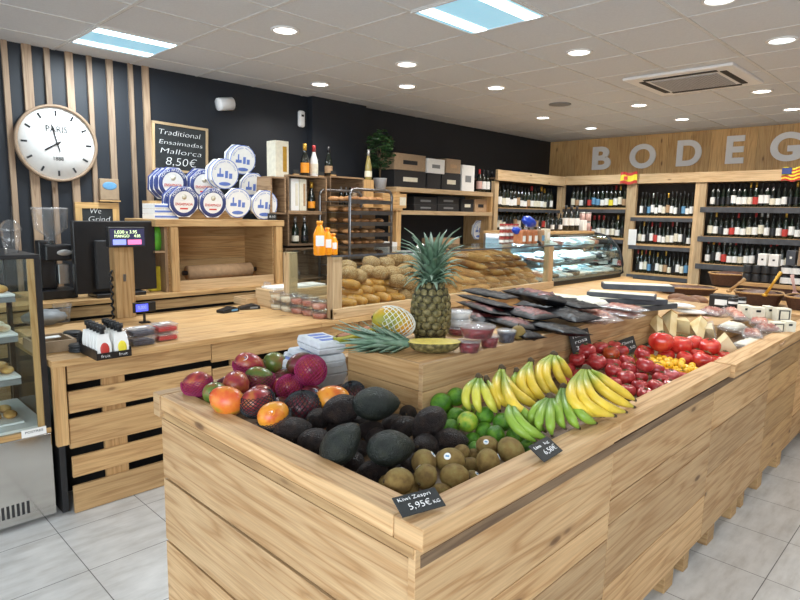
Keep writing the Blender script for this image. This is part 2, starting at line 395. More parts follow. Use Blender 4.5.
def troffer(i, j, label):
    x0, y0 = GX+.6*i, GY+.6*j
    t = thing('ceiling_light_panel', label, 'light', (x0+.3, y0+.3, CEIL), group='square ceiling light panels')
    MB().box(-.285, .285, -.285, .285, -.006, -.002).build('diffuser', 'panel_blue', t)
    f = MB()
    for a in ((-.3, .3, -.3, -.285), (-.3, .3, .285, .3), (-.3, -.285, -.285, .285), (.285, .3, -.285, .285)): f.box(*a, -.012, 0)
    f.build('panel_frame', 'grid', t)
    for s in (-1, 1): MB().box(-.28, .28, s*.20-.05, s*.20+.05, -.010, -.006).build('light_tube', 'tube_glow', t)
    light('AREA', (x0+.3, y0+.3, CEIL-.03), 32, .5, (.84, .94, 1), (0, 0, 0), name='panel_lamp')
troffer(0, 1, 'square ceiling light panel with bluish centre above the slatted wall')
troffer(2, -3, 'square ceiling light panel with bluish centre at the top middle')
# air conditioner cassette
M['grille_grey'] = plain('light_grey_grille', (.42, .42, .43), .6)
A = [pt(*q, z=CEIL) for q in ((621, 78), (736, 61), (772, 80), (655, 95))]
ac = (A[0]+A[1]+A[2]+A[3])/4
t = thing('air_conditioner', 'white square air conditioner cassette set in the ceiling', 'air conditioner', (ac.x, ac.y, CEIL))
MB().box(-.45, .45, -.45, .45, -.025, 0).build('body', 'white', t, bev=.01)
gr = MB()
for k in range(22): gr.box(-.26, .26, -.26+k*.0245, -.25+k*.0245, -.036, -.03)
gr.box(-.27, .27, -.27, .27, -.031, -.025); gr.build('intake_grille', 'grille_grey', t)
for k, a in enumerate(((-.30, .30, .31, .36), (-.30, .30, -.36, -.31), (.31, .36, -.30, .30), (-.36, -.31, -.30, .30))): MB().box(*a, -.030, -.024).build('air_slot', 'matt_black', t)
p = pt(560, 104, z=CEIL)
t = thing('ceiling_grille', 'small round dark ceiling grille between the downlights', 'vent', p)
MB().lathe([(.12, 0), (.12, -.008), (.09, -.012), (.0, -.012)], 24).build('grille', 'grey', t)

# ============================================================ PAY COUNTER
CT = .85; CY0 = 3.31; CY1 = 4.32; CX0 = .88; CXE = 7.7
t = thing('pay_counter', 'long pine counter fronted with pallet boards behind the fruit island', 'counter', ((CX0+CXE)/2, 3.8, 0))
tp = MB(); random.seed(11)
y = CY0-.03
while y < CY1-.02:
    w = min(.148, CY1-y); x = CX0-.01
    while x < CXE: l = random.uniform(1.3, 2.2); tp.box(x, min(x+l, CXE)-.002, y, y+w-.002, CT-.035, CT, grain=0); x += l
    y += w
tp.build('worktop', 'pine', t, world=True, bev=.002)
zs = [pt(60, q, y=CY0).z for q in (360, 386, 394, 416, 422, 452, 461, 482, 491, 519)]
def slats(x0, x1, dz=0, seed=1):
    random.seed(seed)
    for a, b in ((0, 1), (2, 3), (4, 5), (6, 7), (8, 9)):
        za = min(zs[a]+dz*(a > 0), CT-.036); zb = max(zs[b]+dz*(b < 9), 0.003)
        MB().box(x0+random.uniform(-.004, .004), x1, CY0, CY0+.022, zb, za, grain=0).build('pallet_board', 'pallet', t, world=True, bev=.003)
xs = [CX0+.06, pt(213, 400, y=CY0).x, 2.95, 4.2, 5.45, CXE]
for k in range(5): slats(xs[k]+.004, xs[k+1]-.004, (0, -.02, .01, -.01, 0)[k], 20+k)
MB().box(CX0, CX0+.055, CY0-.012, CY0+.03, pt(52, 448, y=CY0).z, CT-.036, grain=2).build('corner_board', 'pine', t, world=True)
for x in (1.18, 1.95, 2.4, 2.9, 3.6, 4.2, 4.9, 5.5, 6.4, 7.3):
    MB().box(x-.06, x+.06, CY0+.024, CY0+.045, .003, CT-.04, grain=2).build('stringer', 'pallet', t, world=True)
MB().box(CX0+.03, CXE, CY0+.3, CY0+.32, .003, CT-.04).box(CX0+.02, CX0+.05, CY0+.05, CY1-.03, .003, CT-.04).box(CX0+.02, CXE, CY1-.05, CY1-.03, .003, CT-.04).build('carcass', 'matt_black', t, world=True)

# ============================================================ FRUIT ISLAND
IT = .95
q = pt(422, 531, z=IT); IX0, IY0 = q.x, q.y
q = pt(154.6, 392, z=IT); IX0 = (IX0+q.x)/2; IY1 = q.y; IXE = 5.1
cb = pt(420, 555, y=IY0).z; CW = .088
isl = thing('fruit_island', 'large pine plank fruit island on pallet feet in the foreground', 'display stand', ((IX0+IXE)/2, (IY0+IY1)/2, 0))
brk = pt(737, 366, z=IT).x
MB().box(IX0, 1.86, IY0, IY0+CW, cb, IT, grain=0, rnd=.8).build('rim_board', 'island', isl, world=True, bev=.003)
MB().box(1.862, brk, IY0, IY0+CW, cb, IT, grain=0, rnd=.93).build('rim_board', 'island', isl, world=True, bev=.003)
MB().box(brk+.004, IXE, IY0-.018, IY0+CW-.01, cb-.008, IT+.004, grain=0).build('rim_board', 'island', isl, world=True, bev=.003)
MB().box(IX0, IX0+CW, IY0+CW+.003, IY1-.055, cb, IT, grain=1, rnd=.9).build('rim_board', 'island', isl, world=True, bev=.003)
MB().box(IX0-.004, IXE, IY1-.052, IY1, cb-.03, IT+.002, grain=0).build('rim_board', 'island', isl, world=True, bev=.003)
z1 = pt(161, 479, x=IX0).z; z2 = pt(163, 542, x=IX0).z
for a, b, m in ((cb-.037, cb-.001, 'pallet'), (z1, cb-.04, 'island'), (z2, z1-.003, 'island'), (.11, z2-.003, 'island')):
    MB().box(IX0+(.010 if m == 'pallet' else .02), IX0+.042, IY0+.036, IY1-.01, a+.001, b-.007, grain=1, rnd=(.15 if m == 'pallet' else None)).build('side_board', m, isl, world=True, bev=.002)
fy = IY0+.032
def px_x(px, py): return pt(px, py, y=fy).x
sec = [IX0+.012, px_x(614, 450), px_x(708, 463), px_x(766, 410), px_x(794, 400), 5.02, IXE]
rows = [[.95, .62, .52, .3, .11], [.95, .66, .57, .33, .11], [.95, .64, .42, .11], [.95, .7, .55, .34, .11], [.95, .66, .5, .3, .11], [.95, .6, .4, .11]]
for k in range(6):
    random.seed(40+k)
    for r in range(len(rows[k])-1):
        zt = min(rows[k][r], cb-(.010, .040, .040, .020, .015, .015)[k])-(.002 if r else 0)
        MB().box(sec[k]+.0015, sec[k+1]-.0025, fy, fy+.022, rows[k][r+1]+.002, zt-.001, grain=0).build('front_board', 'pallet' if k in (3,) else 'island', isl, world=True, bev=.0015)
for (px, py, w) in ((681, 594, .1), (704, 577, .06), (730, 549, .1), (752, 522, .1), (759, 512, .05), (772, 491, .1), (795, 470, .1)):
    x = pt(px, py, z=0).x
    MB().box(x-w*.6, x+w*.4, fy+.012, fy+.12, .001, .112, grain=0).build('pallet_foot', 'pallet', isl, world=True, bev=.004)
for x in (IX0+.15, 1.35, 1.9): MB().box(x-.06, x+.06, fy+.012, fy+.12, .001, .112, grain=0).build('pallet_foot', 'pallet', isl, world=True, bev=.004)
for x in (IX0+.15, 2.0, 3.2, 4.6): MB().box(x-.06, x+.06, IY1-.16, IY1-.05, .001, .112, grain=0).build('pallet_foot', 'pallet', isl, world=True, bev=.004)
BED = .865
MB().box(IX0+.04, IXE-.03, fy+.0235, fy+.0275, .13, cb-.001).build('gap_shade_strip', 'matt_black', isl, world=True)  # black strip standing in for the shade in the gap under the rim
MB().box(IX0+.03, IXE-.03, IY0+.03, IY1-.03, BED-.03, BED, grain=0).box(IX0+.04, IXE-.03, IY0+.04, IY1-.03, .112, .13).build('bed_board', 'crate', isl, world=True)
MB().box(IXE-.03, IXE-.005, IY0+.03, IY1-.03, .11, IT-.002, grain=1).build('end_board', 'island', isl, world=True)
MB().box(IX0+.04, IXE-.03, IY1-.035, IY1-.012, .11, cb-.035, grain=0).build('back_board', 'island', isl, world=True)
# raised tier
TZ = 1.085; q = pt(423, 365, z=TZ); TX0, TY0 = q.x, q.y; TX1 = pt(668, 308, z=TZ).x; TY1 = IY1; tyb = pt(336, 348, z=TZ).y
tier = thing('display_crate', 'long raised pine crate on the island carrying pineapples and cured meats', 'crate', ((TX0+TX1)/2, (TY0+TY1)/2, BED))
TY1 = tyb
for a, b in ((TZ-.1, TZ), (TZ-.168, TZ-.102), (BED+.001, TZ-.17)):
    MB().box(TX0, TX1, TY0, TY0+.02, a, b, grain=0).build('front_board', 'island', tier, world=True, bev=.002)
    MB().box(TX0+.001, TX0+.02, TY0+.021, TY1, a, b, grain=1).build('side_board', 'pine', tier, world=True, bev=.002)
    MB().box(TX1-.02, TX1, TY0+.021, TY1, a, b, grain=1).build('side_board', 'pine', tier, world=True, bev=.002)
MB().box(TX0+.02, TX1-.02, TY0+.02, TY1, TZ-.022, TZ-.004, grain=0).build('top_board', 'pine', tier, world=True)

# ============================================================ BACK BENCH
BT = .95; BY0 = 4.66
bb = thing('back_bench', 'low pine bench of pallet boards along the dark wall behind the counter', 'bench', (1.3, 5.05, 0))
MB().box(-.6, 3.25, BY0-.03, WY-.03, BT-.035, BT, grain=0).build('bench_top', 'pine', bb, world=True, bev=.003)
for k, (a, b) in enumerate(((.90, .825), (.80, .72), (.69, .6), (.56, .45), (.4, .28), (.2, .05))):
    MB().box(-.6, 1.7, BY0, BY0+.02, b, a, grain=0).build('front_board', 'pallet', bb, world=True)
    MB().box(1.704, 3.25, BY0, BY0+.02, b, a-.003, grain=0).build('front_board', 'pallet', bb, world=True)
MB().box(-.6, 3.25, BY0+.1, BY0+.12, .003, BT-.04).box(-.6, 3.25, BY0+.02, BY0+.03, .003, .03).build('carcass', 'matt_black', bb, world=True)
# cubby
x0, x1 = pt(172, 250, y=4.68).x, pt(284, 250, y=4.68).x; CZ = pt(230, 220, y=4.68).z
cu = thing('wooden_cubby', 'open pine cubby with a paper roll inside, octagonal boxes on its top', 'shelf unit', ((x0+x1)/2, 4.95, BT))
CBX = (x0, x1)
MB().box(x0-.13, x1, 4.67, 5.28, CZ-.055, CZ, grain=0).build('top_board', 'pine', cu, world=True, bev=.003)
MB().box(x0-.005, x0+.06, 4.68, 4.72, BT, CZ-.057, grain=2).build('post', 'pine', cu, world=True, bev=.003)
MB().box(x1-.085, x1-.015, 4.68, 4.72, BT, CZ-.057, grain=2).build('post', 'pine', cu, world=True, bev=.003)
MB().box(x1-.1, x1-.086, 4.72, 5.2, BT, CZ-.057, grain=1).build('side_board', 'pine', cu, world=True)
MB().box(x0-.02, x0, 4.72, 5.2, BT, CZ-.057, grain=1).build('side_board', 'pine', cu, world=True)
bk = MB()
for k in range(5): bk.box(x0, x1-.1, 5.2, 5.215, BT+k*.107, BT+.105+k*.107, grain=0)
bk.build('back_panel', 'pine', cu, world=True)
MB().box(x0+.06, x1-.1, 4.70, 4.72, BT, BT+.085, grain=0).build('front_lip', 'pine_pale', cu, world=True)
# small open crate left of the cubby with a bag
xa = pt(152, 250, y=4.75).x
sc = thing('side_shelf', 'small crate shelf holding coffee bags between the till and cubby', 'shelf', ((xa+x0)/2, 4.95, BT))
MB().box(xa+.005, x0-.047, 4.70, 5.2, pt(160, 251, y=4.7).z-.015, pt(160, 251, y=4.7).z, grain=0).build('shelf_board', 'crate', sc, world=True)
MB().box(x0-.045, x0-.022, 4.71, 5.2, BT, CZ-.06, grain=2).build('side_board', 'crate', sc, world=True)

# ============================================================ MIDDLE WALL SHELVES (beam shelves with boxes)
SY0, SY1 = 4.9, 5.36
ms = thing('wall_shelf', 'pine beam shelf unit with wine cartons against the dark wall', 'shelf unit', (5.9, 5.15, 0))
sx0, sx1 = pt(400, 200, y=SY0).x, pt(493, 200, y=SY0).x
za, zb = pt(450, 192, y=SY0).z, pt(450, 213, y=SY0).z
MB().box(sx0-.06, sx1, SY0, SY1, za-.03, za+.025, grain=0).build('top_beam', 'pine_pale', ms, world=True, bev=.003)
MB().box(sx0-.12, sx1, SY0, SY1, zb-.03, zb+.02, grain=0).build('shelf_beam', 'pine_pale', ms, world=True, bev=.003)
MB().box(sx0-.06, sx0, SY0+.005, SY0+.08, zb+.02, za-.03, grain=2).build('post', 'pine', ms, world=True)
MB().box(sx0-.1, sx0, SY0+.005, SY0+.08, .002, zb-.03, grain=2).build('post', 'pine', ms, world=True)
MB().box(sx1-.07, sx1, SY0+.005, SY1, .002, zb-.03, grain=2).build('post', 'pine', ms, world=True)
MB().box(sx1-.03, sx1, SY0+.005, SY1, zb+.02, za-.03, grain=2).build('post', 'pine', ms, world=True)
MB().box(sx0, sx1-.07, SY1-.02, SY1, .002, zb-.03).box(sx0, sx1-.07, SY0+.05, SY1-.02, 1.08, 1.12).build('dark_back', 'matt_black', ms, world=True)
MSH = (sx0, sx1, za+.025, zb+.02)

# ============================================================ WINE BAYS
RY0 = 4.95
WB = {}
HZ0, HZ1 = 2.11, 2.245
def bay_left():
    a, b = pt(497, 200, y=RY0-.02).x, 8.72
    t = thing('wine_rack', 'pine wine rack on the dark wall left of the corner', 'wine rack', ((a+b)/2, 5.18, 0), group='pine wine racks')
    MB().box(a-.03, b, RY0-.04, RY0+.0, HZ0-.02, HZ1-.01, grain=0).build('header_board', 'pine_pale', t, world=True, bev=.003)
    MB().box(a-.03, a+.06, RY0, RY0+.06, .002, HZ0-.03, grain=2).build('post', 'pine_pale', t, world=True)
    MB().box(b-.06, b, RY0, RY0+.06, .002, HZ0-.03, grain=2).build('post', 'pine_pale', t, world=True)
    MB().box(a+.06, b-.06, 5.36, 5.4, .002, HZ0, grain=0).build('back_panel', 'rack_back', t, world=True)
    MB().box(a-.03, b, RY0, 5.4, HZ0, HZ0+.02, grain=0).build('top_board', 'crate', t, world=True)
    lv = []
    for px, py in ((528, 208.5), (528, 230)):
        z = pt(px, py, y=RY0).z; lv.append(z)
        MB().box(a+.06, b-.06, RY0, 5.36, z-.03, z, grain=0).build('shelf_board', 'pine', t, world=True)
    z = 1.0; MB().box(a+.06, b-.06, RY0, 5.36, z-.03, z, grain=0).build('shelf_board', 'pine', t, world=True)
    MB().box(a+.06, b-.06, RY0-.012, RY0-.001, lv[0]-.055, lv[0]-.01).build('price_rail', 'dgrey', t, world=True)
    return a+.06, b-.06, lv
WB['left'] = bay_left()
RX = 8.75
def bay_back(name, pa, pb, levels, label, last=False, first=False):
    ya, yb = pt(pa, 210, x=RX).y, pt(pb, 210, x=RX).y
    t = thing('wine_rack', label, 'wine rack', (8.95, (ya+yb)/2, 0), group='pine wine racks')
    pw = .09
    MB().box(RX-.03, RX+.05, yb, ya, HZ0, HZ1, grain=1).build('header_board', 'pine_pale', t, world=True, bev=.003)
    MB().box(RX, RX+.06, ya-pw*(1 if not first else .4), ya, .002, HZ0, grain=2).build('post', 'pine_pale', t, world=True, bev=.003)
    MB().box(RX, RX+.06, yb, yb+pw*.6, .002, HZ0, grain=2).build('post', 'pine_pale', t, world=True, bev=.003)
    MB().box(RX+.36, BX-.001, yb, ya, .002, HZ0, grain=1).build('back_panel', 'rack_back', t, world=True)
    MB().box(RX, BX, yb, ya, HZ0-.001, HZ0+.02, grain=1).build('top_board', 'crate', t, world=True)
    lv = []
    for py in levels:
        z = pt((pa+pb)/2 if pb < 800 else 755, py, x=RX).z; lv.append(z)
        MB().box(RX+.002, RX+.36, yb+pw*.6, ya-pw*.4, z-.025, z, grain=1).build('shelf_board', 'pine', t, world=True)
        MB().box(RX-.012, RX, yb+pw*.6, ya-pw*.4, z-.075 if last else z-.08, z-.026 if not last else z-.004).build('price_rail', 'dgrey', t, world=True)
    MB().box(RX+.01, RX+.36, yb+.05, ya-.05, .35, .38, grain=1).build('shelf_board', 'pine', t, world=True)
    return yb+pw*.6, ya-pw, lv
WB['one'] = bay_back('a', 561, 629, (207.5, 237, 266), 'pine wine rack beneath the letters B and O', first=True)
WB['two'] = bay_back('b', 629, 697.5, (216, 245, 275), 'pine wine rack beneath the letter D, middle of the back wall')
WB['three'] = bay_back('c', 697.5, 830, (207, 238, 267), 'wide pine wine rack beneath E and G at the right edge', last=True)
# ============================================================ FRUIT
M['kiwi'] = fruit('kiwi_skin', [(.14, .085, .025), (.22, .14, .04), (.25, .19, .06)], 1.6, .7, bmp=.35, bscale=30)
M['avocado'] = fruit('avocado_skin', [(.009, .006, .006), (.020, .013, .012), (.040, .024, .018)], 2.5, .45, bmp=1, bscale=13)
M['avocado_g'] = fruit('green_black_avocado_skin', [(.008, .011, .009), (.014, .019, .016), (.024, .028, .02)], 2, .36, bmp=.6, bscale=13)
M['lime'] = fruit('lime_skin', [(.035, .15, .008), (.075, .25, .012), (.16, .36, .02)], 1.5, .28, bmp=.4, bscale=16, fine=.35, finec=(.3, .5, .06))
M['lime_y'] = fruit('yellowing_lime_skin', [(.10, .28, .015), (.26, .42, .03), (.5, .5, .05)], 1.5, .28, bmp=.4, bscale=16)
M['mango_red'] = fruit('red_mango_skin', [(.10, .02, .02), (.33, .03, .04), (.42, .13, .03)], 1.1, .3)
M['mango_dark'] = fruit('dark_red_mango_skin', [(.07, .012, .02), (.16, .02, .03), (.09, .07, .02)], 1.1, .3)
M['mango_green'] = fruit('green_mango_skin', [(.05, .11, .02), (.12, .17, .03), (.25, .10, .03)], 1.1, .3)
M['mango_orange'] = fruit('orange_mango_skin', [(.66, .09, .03), (.72, .22, .03), (.30, .27, .03)], .9, .3)
M['mango_yellow'] = fruit('yellow_mango_skin', [(.72, .35, .03), (.75, .28, .03), (.60, .08, .02)], .9, .3)
M['net_pink'] = plain('pink_foam_net', (.30, .015, .095), .6)
M['net_black'] = plain('black_foam_net', (.02, .025, .03), .6)
M['net_white'] = plain('white_foam_net', (.85, .87, .8), .6)
M['stem'] = plain('dry_stem', (.07, .045, .02), .8)
M['tomato'] = fruit('pink_tomato_skin', [(.28, .014, .014), (.42, .032, .034), (.52, .09, .08)], 1.3, .18, coat=.3)
M['tomato_o'] = fruit('orange_red_tomato_skin', [(.32, .03, .01), (.50, .08, .02), (.30, .05, .01)], 1.3, .2, coat=.3)
M['tomato_y'] = fruit('yellow_tomato_skin', [(.75, .36, .01), (.88, .50, .02), (.92, .6, .03)], 1.3, .2, coat=.3)
M['tomato_big'] = fruit('large_red_tomato_skin', [(.45, .02, .015), (.58, .035, .025), (.66, .09, .05)], 1.2, .2, coat=.3)
M['calyx'] = plain('green_calyx', (.05, .09, .02), .7)
def bmat(name, a, b_, c):
    m, n, b = nt(name); L = n.links.new
    uv = nd(n, 'ShaderNodeUVMap'); tc = nd(n, 'ShaderNodeTexCoord'); ns = nd(n, 'ShaderNodeTexNoise', i_Scale=25, i_Detail=3.0); L(tc.outputs['Object'], ns.inputs[0])
    sx = nd(n, 'ShaderNodeSeparateXYZ'); L(uv.outputs[0], sx.inputs[0])
    col = ramp(n, sx.outputs[0], [(0, a), (.2, a), (.42, b_), (.85, b_), (.97, c)])
    col = mixc(n, .5, col, ramp(n, ns.outputs[0], [(.35, (.75, .78, .7)), (.6, (1.05, 1.05, 1.05))]), 'MULTIPLY')
    L(col, b.inputs['Base Color']); b.inputs['Roughness'].default_value = .4; return m
M['banana'] = bmat('ripe_banana_skin', (.30, .40, .04), (.80, .58, .06), (.60, .50, .06))
M['banana_mid'] = bmat('yellow_green_banana_skin', (.20, .34, .035), (.62, .60, .08), (.4, .46, .06))
M['banana_green'] = bmat('green_banana_skin', (.12, .27, .025), (.26, .42, .05), (.14, .30, .03))
M['pine_eye'] = fruit('pineapple_eyes', [(.045, .035, .012), (.13, .11, .035), (.26, .21, .09)], 55, .6, bmp=.8, bscale=160)
M['pine_gap'] = plain('pineapple_rind', (.035, .03, .012), .8)
M['pine_leaf'] = fruit('pineapple_leaf', [(.07, .14, .08), (.17, .28, .19), (.30, .40, .30)], 14, .5)
M['flesh'] = plain('pineapple_flesh', (.82, .66, .14), .5, var=.12, scale=60)
for k_ in ('avocado', 'avocado_g', 'kiwi'): M[k_].node_tree.nodes['Principled BSDF'].inputs['Specular IOR Level'].default_value = .35
M['papaya'] = fruit('papaya_skin', [(.14, .20, .02), (.40, .34, .03), (.74, .36, .03)], 9, .4)
M['papaya_flesh'] = plain('papaya_flesh', (.45, .17, .07), .5, var=.2)
M['sticker'] = M['paper']

def net(c, r, rings=11, seg=14, th0=.35, th1=math.pi, T=None, name='foam_net', mat='net_black', parent=None, thick=.0042):
    b = MB(); vs = []; fs = []
    for i in range(rings+1):
        th = th0+(th1-th0)*i/rings*.97
        for k in range(seg):
            a = 2*math.pi*(k+.5*(i % 2))/seg; p = Vector((r[0]*math.sin(th)*math.cos(a), r[1]*math.sin(th)*math.sin(a), r[2]*math.cos(th)))
            if T is not None: p = T @ p
            vs.append((p.x+c[0], p.y+c[1], p.z+c[2]))
    for i in range(rings-1):
        for k in range(seg):
            if i % 2 == 0: f = (i*seg+k, (i+1)*seg+(k-1) % seg, (i+2)*seg+k, (i+1)*seg+k)
            else: f = (i*seg+k, (i+1)*seg+k, (i+2)*seg+k, (i+1)*seg+(k+1) % seg)
            fs.append(f)
    b.add(vs, fs); o = b.build(name, mat, parent)
    w = o.modifiers.new('wire', 'WIREFRAME'); w.thickness = thick; w.use_replace = True; w.use_even_offset = False
    return o
def sticker(r, parent, lat=.55, mat='paper', s=.012, az=-2.4, name='sticker', tilt=None):
    """small label hugging the skin of an ellipsoid of half sizes r"""
    d = Vector((math.cos(az)*math.cos(lat), math.sin(az)*math.cos(lat), math.sin(lat)))
    k = 1/math.sqrt((d.x/r[0])**2+(d.y/r[1])**2+(d.z/r[2])**2); p = d*k*1.0
    n = Vector((p.x/r[0]**2, p.y/r[1]**2, p.z/r[2]**2)).normalized(); x = Vector((0, 0, 1)).cross(n).normalized(); y = n.cross(x)
    T = Matrix(((x.x, y.x, n.x, p.x), (x.y, y.y, n.y, p.y), (x.z, y.z, n.z, p.z), (0, 0, 0, 1)))
    MB().lathe([(s, -.002), (s, .0006), (s*.6, .0014), (0, .0016)], 16, T=T).build(name, mat, parent)
    MB().box(-s*.5, s*.5, -s*.2, s*.25, .001, s*.12, T=T).build('sticker_print', 'blue_label' if mat != 'orange_label' else 'paper', parent)

def pear(u):   # blunt base, narrower neck along +x
    k = 1-.22*max(0, u.x)-.10*max(0, u.x)**3
    return Vector((u.x*1.05, u.y*k, u.z*k))
def mangof(u): return Vector((u.x*(1+.06*u.z), u.y*(1-.10*u.x), u.z*(1-.12*u.x)))
def ribs(n, a): 
    def f(u):
        an = math.atan2(u.y, u.x); k = 1+a*math.cos(n*an)*math.sqrt(max(0, 1-u.z*u.z)); d = 1-.12*max(0, u.z)**4*3
        return Vector((u.x*k, u.y*k, u.z*d))
    return f
def fr_kiwi(st):
    t = thing('kiwi', 'brown kiwi', 'kiwi'); MB().ell((0, 0, 0), (1.1, .92, .92)).build('skin', 'kiwi', t)
    MB().ell((1.1, 0, 0), (.05, .16, .16), 10, 6).build('stem_end', 'stem', t)
    if st: sticker((1.1, .92, .92), t, lat=.7, s=.26, az=-2.0)
    return t
def fr_avo(mat, st=False):
    t = thing('avocado', 'avocado', 'avocado'); MB().ell((0, 0, 0), (1.28, .95, .95), 24, 16, fn=pear).build('skin', mat, t)
    MB().ell((1.33, 0, 0), (.05, .1, .1), 8, 5).build('stem', 'stem', t)
    if st: sticker((1.2, .93, .93), t, lat=.8, s=.2, az=-2.6)
    return t
def fr_lime(mat):
    t = thing('lime', 'lime', 'lime')
    MB().ell((0, 0, 0), (1, .95, .95), 22, 14, fn=lambda u: Vector((u.x*(1+.10*abs(u.x)**6), u.y, u.z))).build('skin', mat, t)
    MB().ell((1.08, 0, 0), (.04, .1, .1), 8, 5).build('stem_end', 'stem', t); return t
def fr_mango(mat, netm=None, th0=.5, st=False, stm='paper'):
    t = thing('mango', 'mango', 'mango'); MB().ell((0, 0, 0), (1.15, .93, .95), 24, 16, fn=mangof).build('skin', mat, t)
    MB().ell((1.16, 0, .05), (.05, .09, .09), 8, 5).build('stem', 'stem', t)
    if netm: net((0, 0, 0), (1.24, 1.04, 1.04), 18, 22, th0, mat=netm, parent=t, thick=.075)
    if st: sticker((1.15, .93, .95), t, lat=.75, s=.27, az=-2.2, mat=stm)
    return t
def fr_tom(mat, big=False, cal=True):
    t = thing('tomato', 'tomato', 'tomato'); MB().ell((0, 0, 0), (1.04, 1.04, .93), 26, 14, fn=ribs(7, .045) if big else ribs(5, .012)).build('skin', mat, t)
    if cal:
        b = MB()
        for k in range(5):
            a = k*1.2566; b.add([(.06*math.cos(a+1.2), .06*math.sin(a+1.2), .83), (.06*math.cos(a-1.2), .06*math.sin(a-1.2), .83), (.42*math.cos(a), .42*math.sin(a), .84), (.2*math.cos(a), .2*math.sin(a), .93)], [(0, 1, 3), (1, 2, 3), (2, 0, 3), (0, 2, 1)])
        b.lathe([(.05, .8), (.04, 1.0), (0, 1.0)], 8); b.build('calyx', 'calyx', t)
    return t
def bedz(p): return BED
def place(px, py, rp, lay, zr=.9):
    """a pile fruit: seen at px, py with radius rp pixels, lay layers up"""
    z = BED+.04
    for _ in range(4):
        p = pt(px, py, z=z); r = rp*m_per_px(p); z = BED+r*zr+lay*r*1.25
    return p, r
def rows_of(items, n):
    it = sorted(items, key=lambda a: -a[1]); return [sorted(it[i:i+n], key=lambda a: a[0]) for i in range(0, len(it), n)]
RN = ['front row', 'second row', 'third row', 'fourth row', 'fifth row', 'sixth row', 'seventh row', 'eighth row']
RNB = lambda i, n: 'back row' if i == n-1 and n > 1 else RN[i]
QUEUE = []
def pile(items, per, protos, lab, group, zr=.95, rs=1.0):
    R = rows_of(items, per)
    for i, row in enumerate(R):
        for j, it in enumerate(row):
            px, py, rp, lay, k = it[:5]; p, r = place(px, py, rp*rs, lay, zr)
            rot = it[5] if len(it) > 5 else (random.uniform(-.3, .3), random.uniform(-.35, .35), random.uniform(-.7, .7)+(0 if random.random() < .5 else 3.1))
            QUEUE.append([Vector(p), r, rot, protos[k], '%s in the %s, %s' % (lab[k], RNB(i, len(R)), ordn(j, len(row))), group])
def settle():
    """let the piled fruit roll apart until none sits inside another"""
    Q = QUEUE; n = len(Q)
    for it in range(60):
        for i in range(n):
            a = Q[i]
            for j in range(i+1, n):
                b = Q[j]; d = b[0]-a[0]; m = (a[1]+b[1])*.97
                if abs(d.x) < m and abs(d.y) < m and d.length < m:
                    L_ = max(d.length, 1e-4); u = d/L_; u.z = u.z*1.3+(.15 if a[0].z < b[0].z else -.15); u.normalize(); k = (m-L_)*.5*.6
                    a[0] -= u*k; b[0] += u*k
        for q in Q:
            p, r = q[0], q[1]; p.z = max(p.z, BED+r*.96)
            if p.z-r*.5 < IT: p.x = max(p.x, IX0+CW+r*.95); p.y = max(p.y, IY0+CW+r*.95)
            p.y = min(p.y, IY1-.06-r*.95) if p.z < IT else p.y
            if p.z-r < TZ and p.x > TX0-r and p.x < TX1:
                if p.x > TX0: p.y = min(p.y, TY0-r*1.0)
                elif p.y > TY0: p.x = min(p.x, TX0-r)
    for p, r, rot, P, lab, g in Q: P.put(p, rot, r, lab, g)
random.seed(5)
V = math.pi/4  # view azimuth
kiwis = [(424, 462, 13, .6, 1, (0, .2, .9)), (450, 461, 13, .6, 1, (0, 0, -.75)), (460, 452, 9, .5, 0), (487, 446, 10, .8, 1, (0, .1, -.8)), (511, 451, 13, .5, 0, (.3, .6, -1.5)), (488, 462, 12.5, .5, 1, (.2, 1.1, .3)), (470, 465, 8, .2, 0, (0, 0, 2.6)), (474, 455, 7, .3, 0), (399, 481, 13.5, 1.0, 1, (0, -.1, 2.6)), (426, 481, 12, .3, 1, (.2, .2, 3.4)), (452, 480, 13, .2, 0, (.1, 0, -.9)), (472, 479, 9, 0, 1), (441, 492, 9.5, -.1, 0), (411, 492, 9, -.1, 0), (384, 482, 8, 0, 0)]
pile(kiwis, 5, [Proto(fr_kiwi(False)), Proto(fr_kiwi(True))], ['plain brown kiwi', 'brown kiwi with a white sticker'], 'kiwis in the near corner of the island', rs=1.06)
avos = [(294, 431, 14, .5, 0, (0, -.1, -.3)), (314, 441, 15, .1, 0, (0, .3, -.35)), (341, 444, 18, .9, 1, (0, -.85, -.55)), (320, 421, 11, .5, 0), (343, 414, 15, .6, 0, (0, -.2, -.5)), (376, 408, 17, .8, 1, (0, .0, -.6)), (354, 464, 11, -.1, 0), (376, 475, 12, -.1, 0), (389, 452, 18, .6, 1, (0, .05, -.4)), (391, 425, 10, .4, 0), (407, 429, 11, .4, 0), (408, 414, 9, .4, 0), (372, 431, 11, 0, 0), (376, 440, 11, 0, 0), (360, 449, 9, 0, 0), (407, 463, 11, 0, 0), (425, 446, 13, .3, 0), (429, 424, 14.5, .9, 2, (0, .7, 2.3)), (451, 442, 13, .3, 0, (0, 0, -.7)), (333, 430, 9, 0, 0), (358, 425, 11, 0, 0), (392, 470, 9, -.1, 0), (352, 434, 10, 0, 0), (420, 436, 9, 0, 0)]
pile(avos, 5, [Proto(fr_avo('avocado')), Proto(fr_avo('avocado_g')), Proto(fr_avo('avocado', True))], ['dark pebbled avocado', 'large smooth green-black avocado', 'black avocado with a white sticker'], 'avocados on the fruit island', rs=1.06)
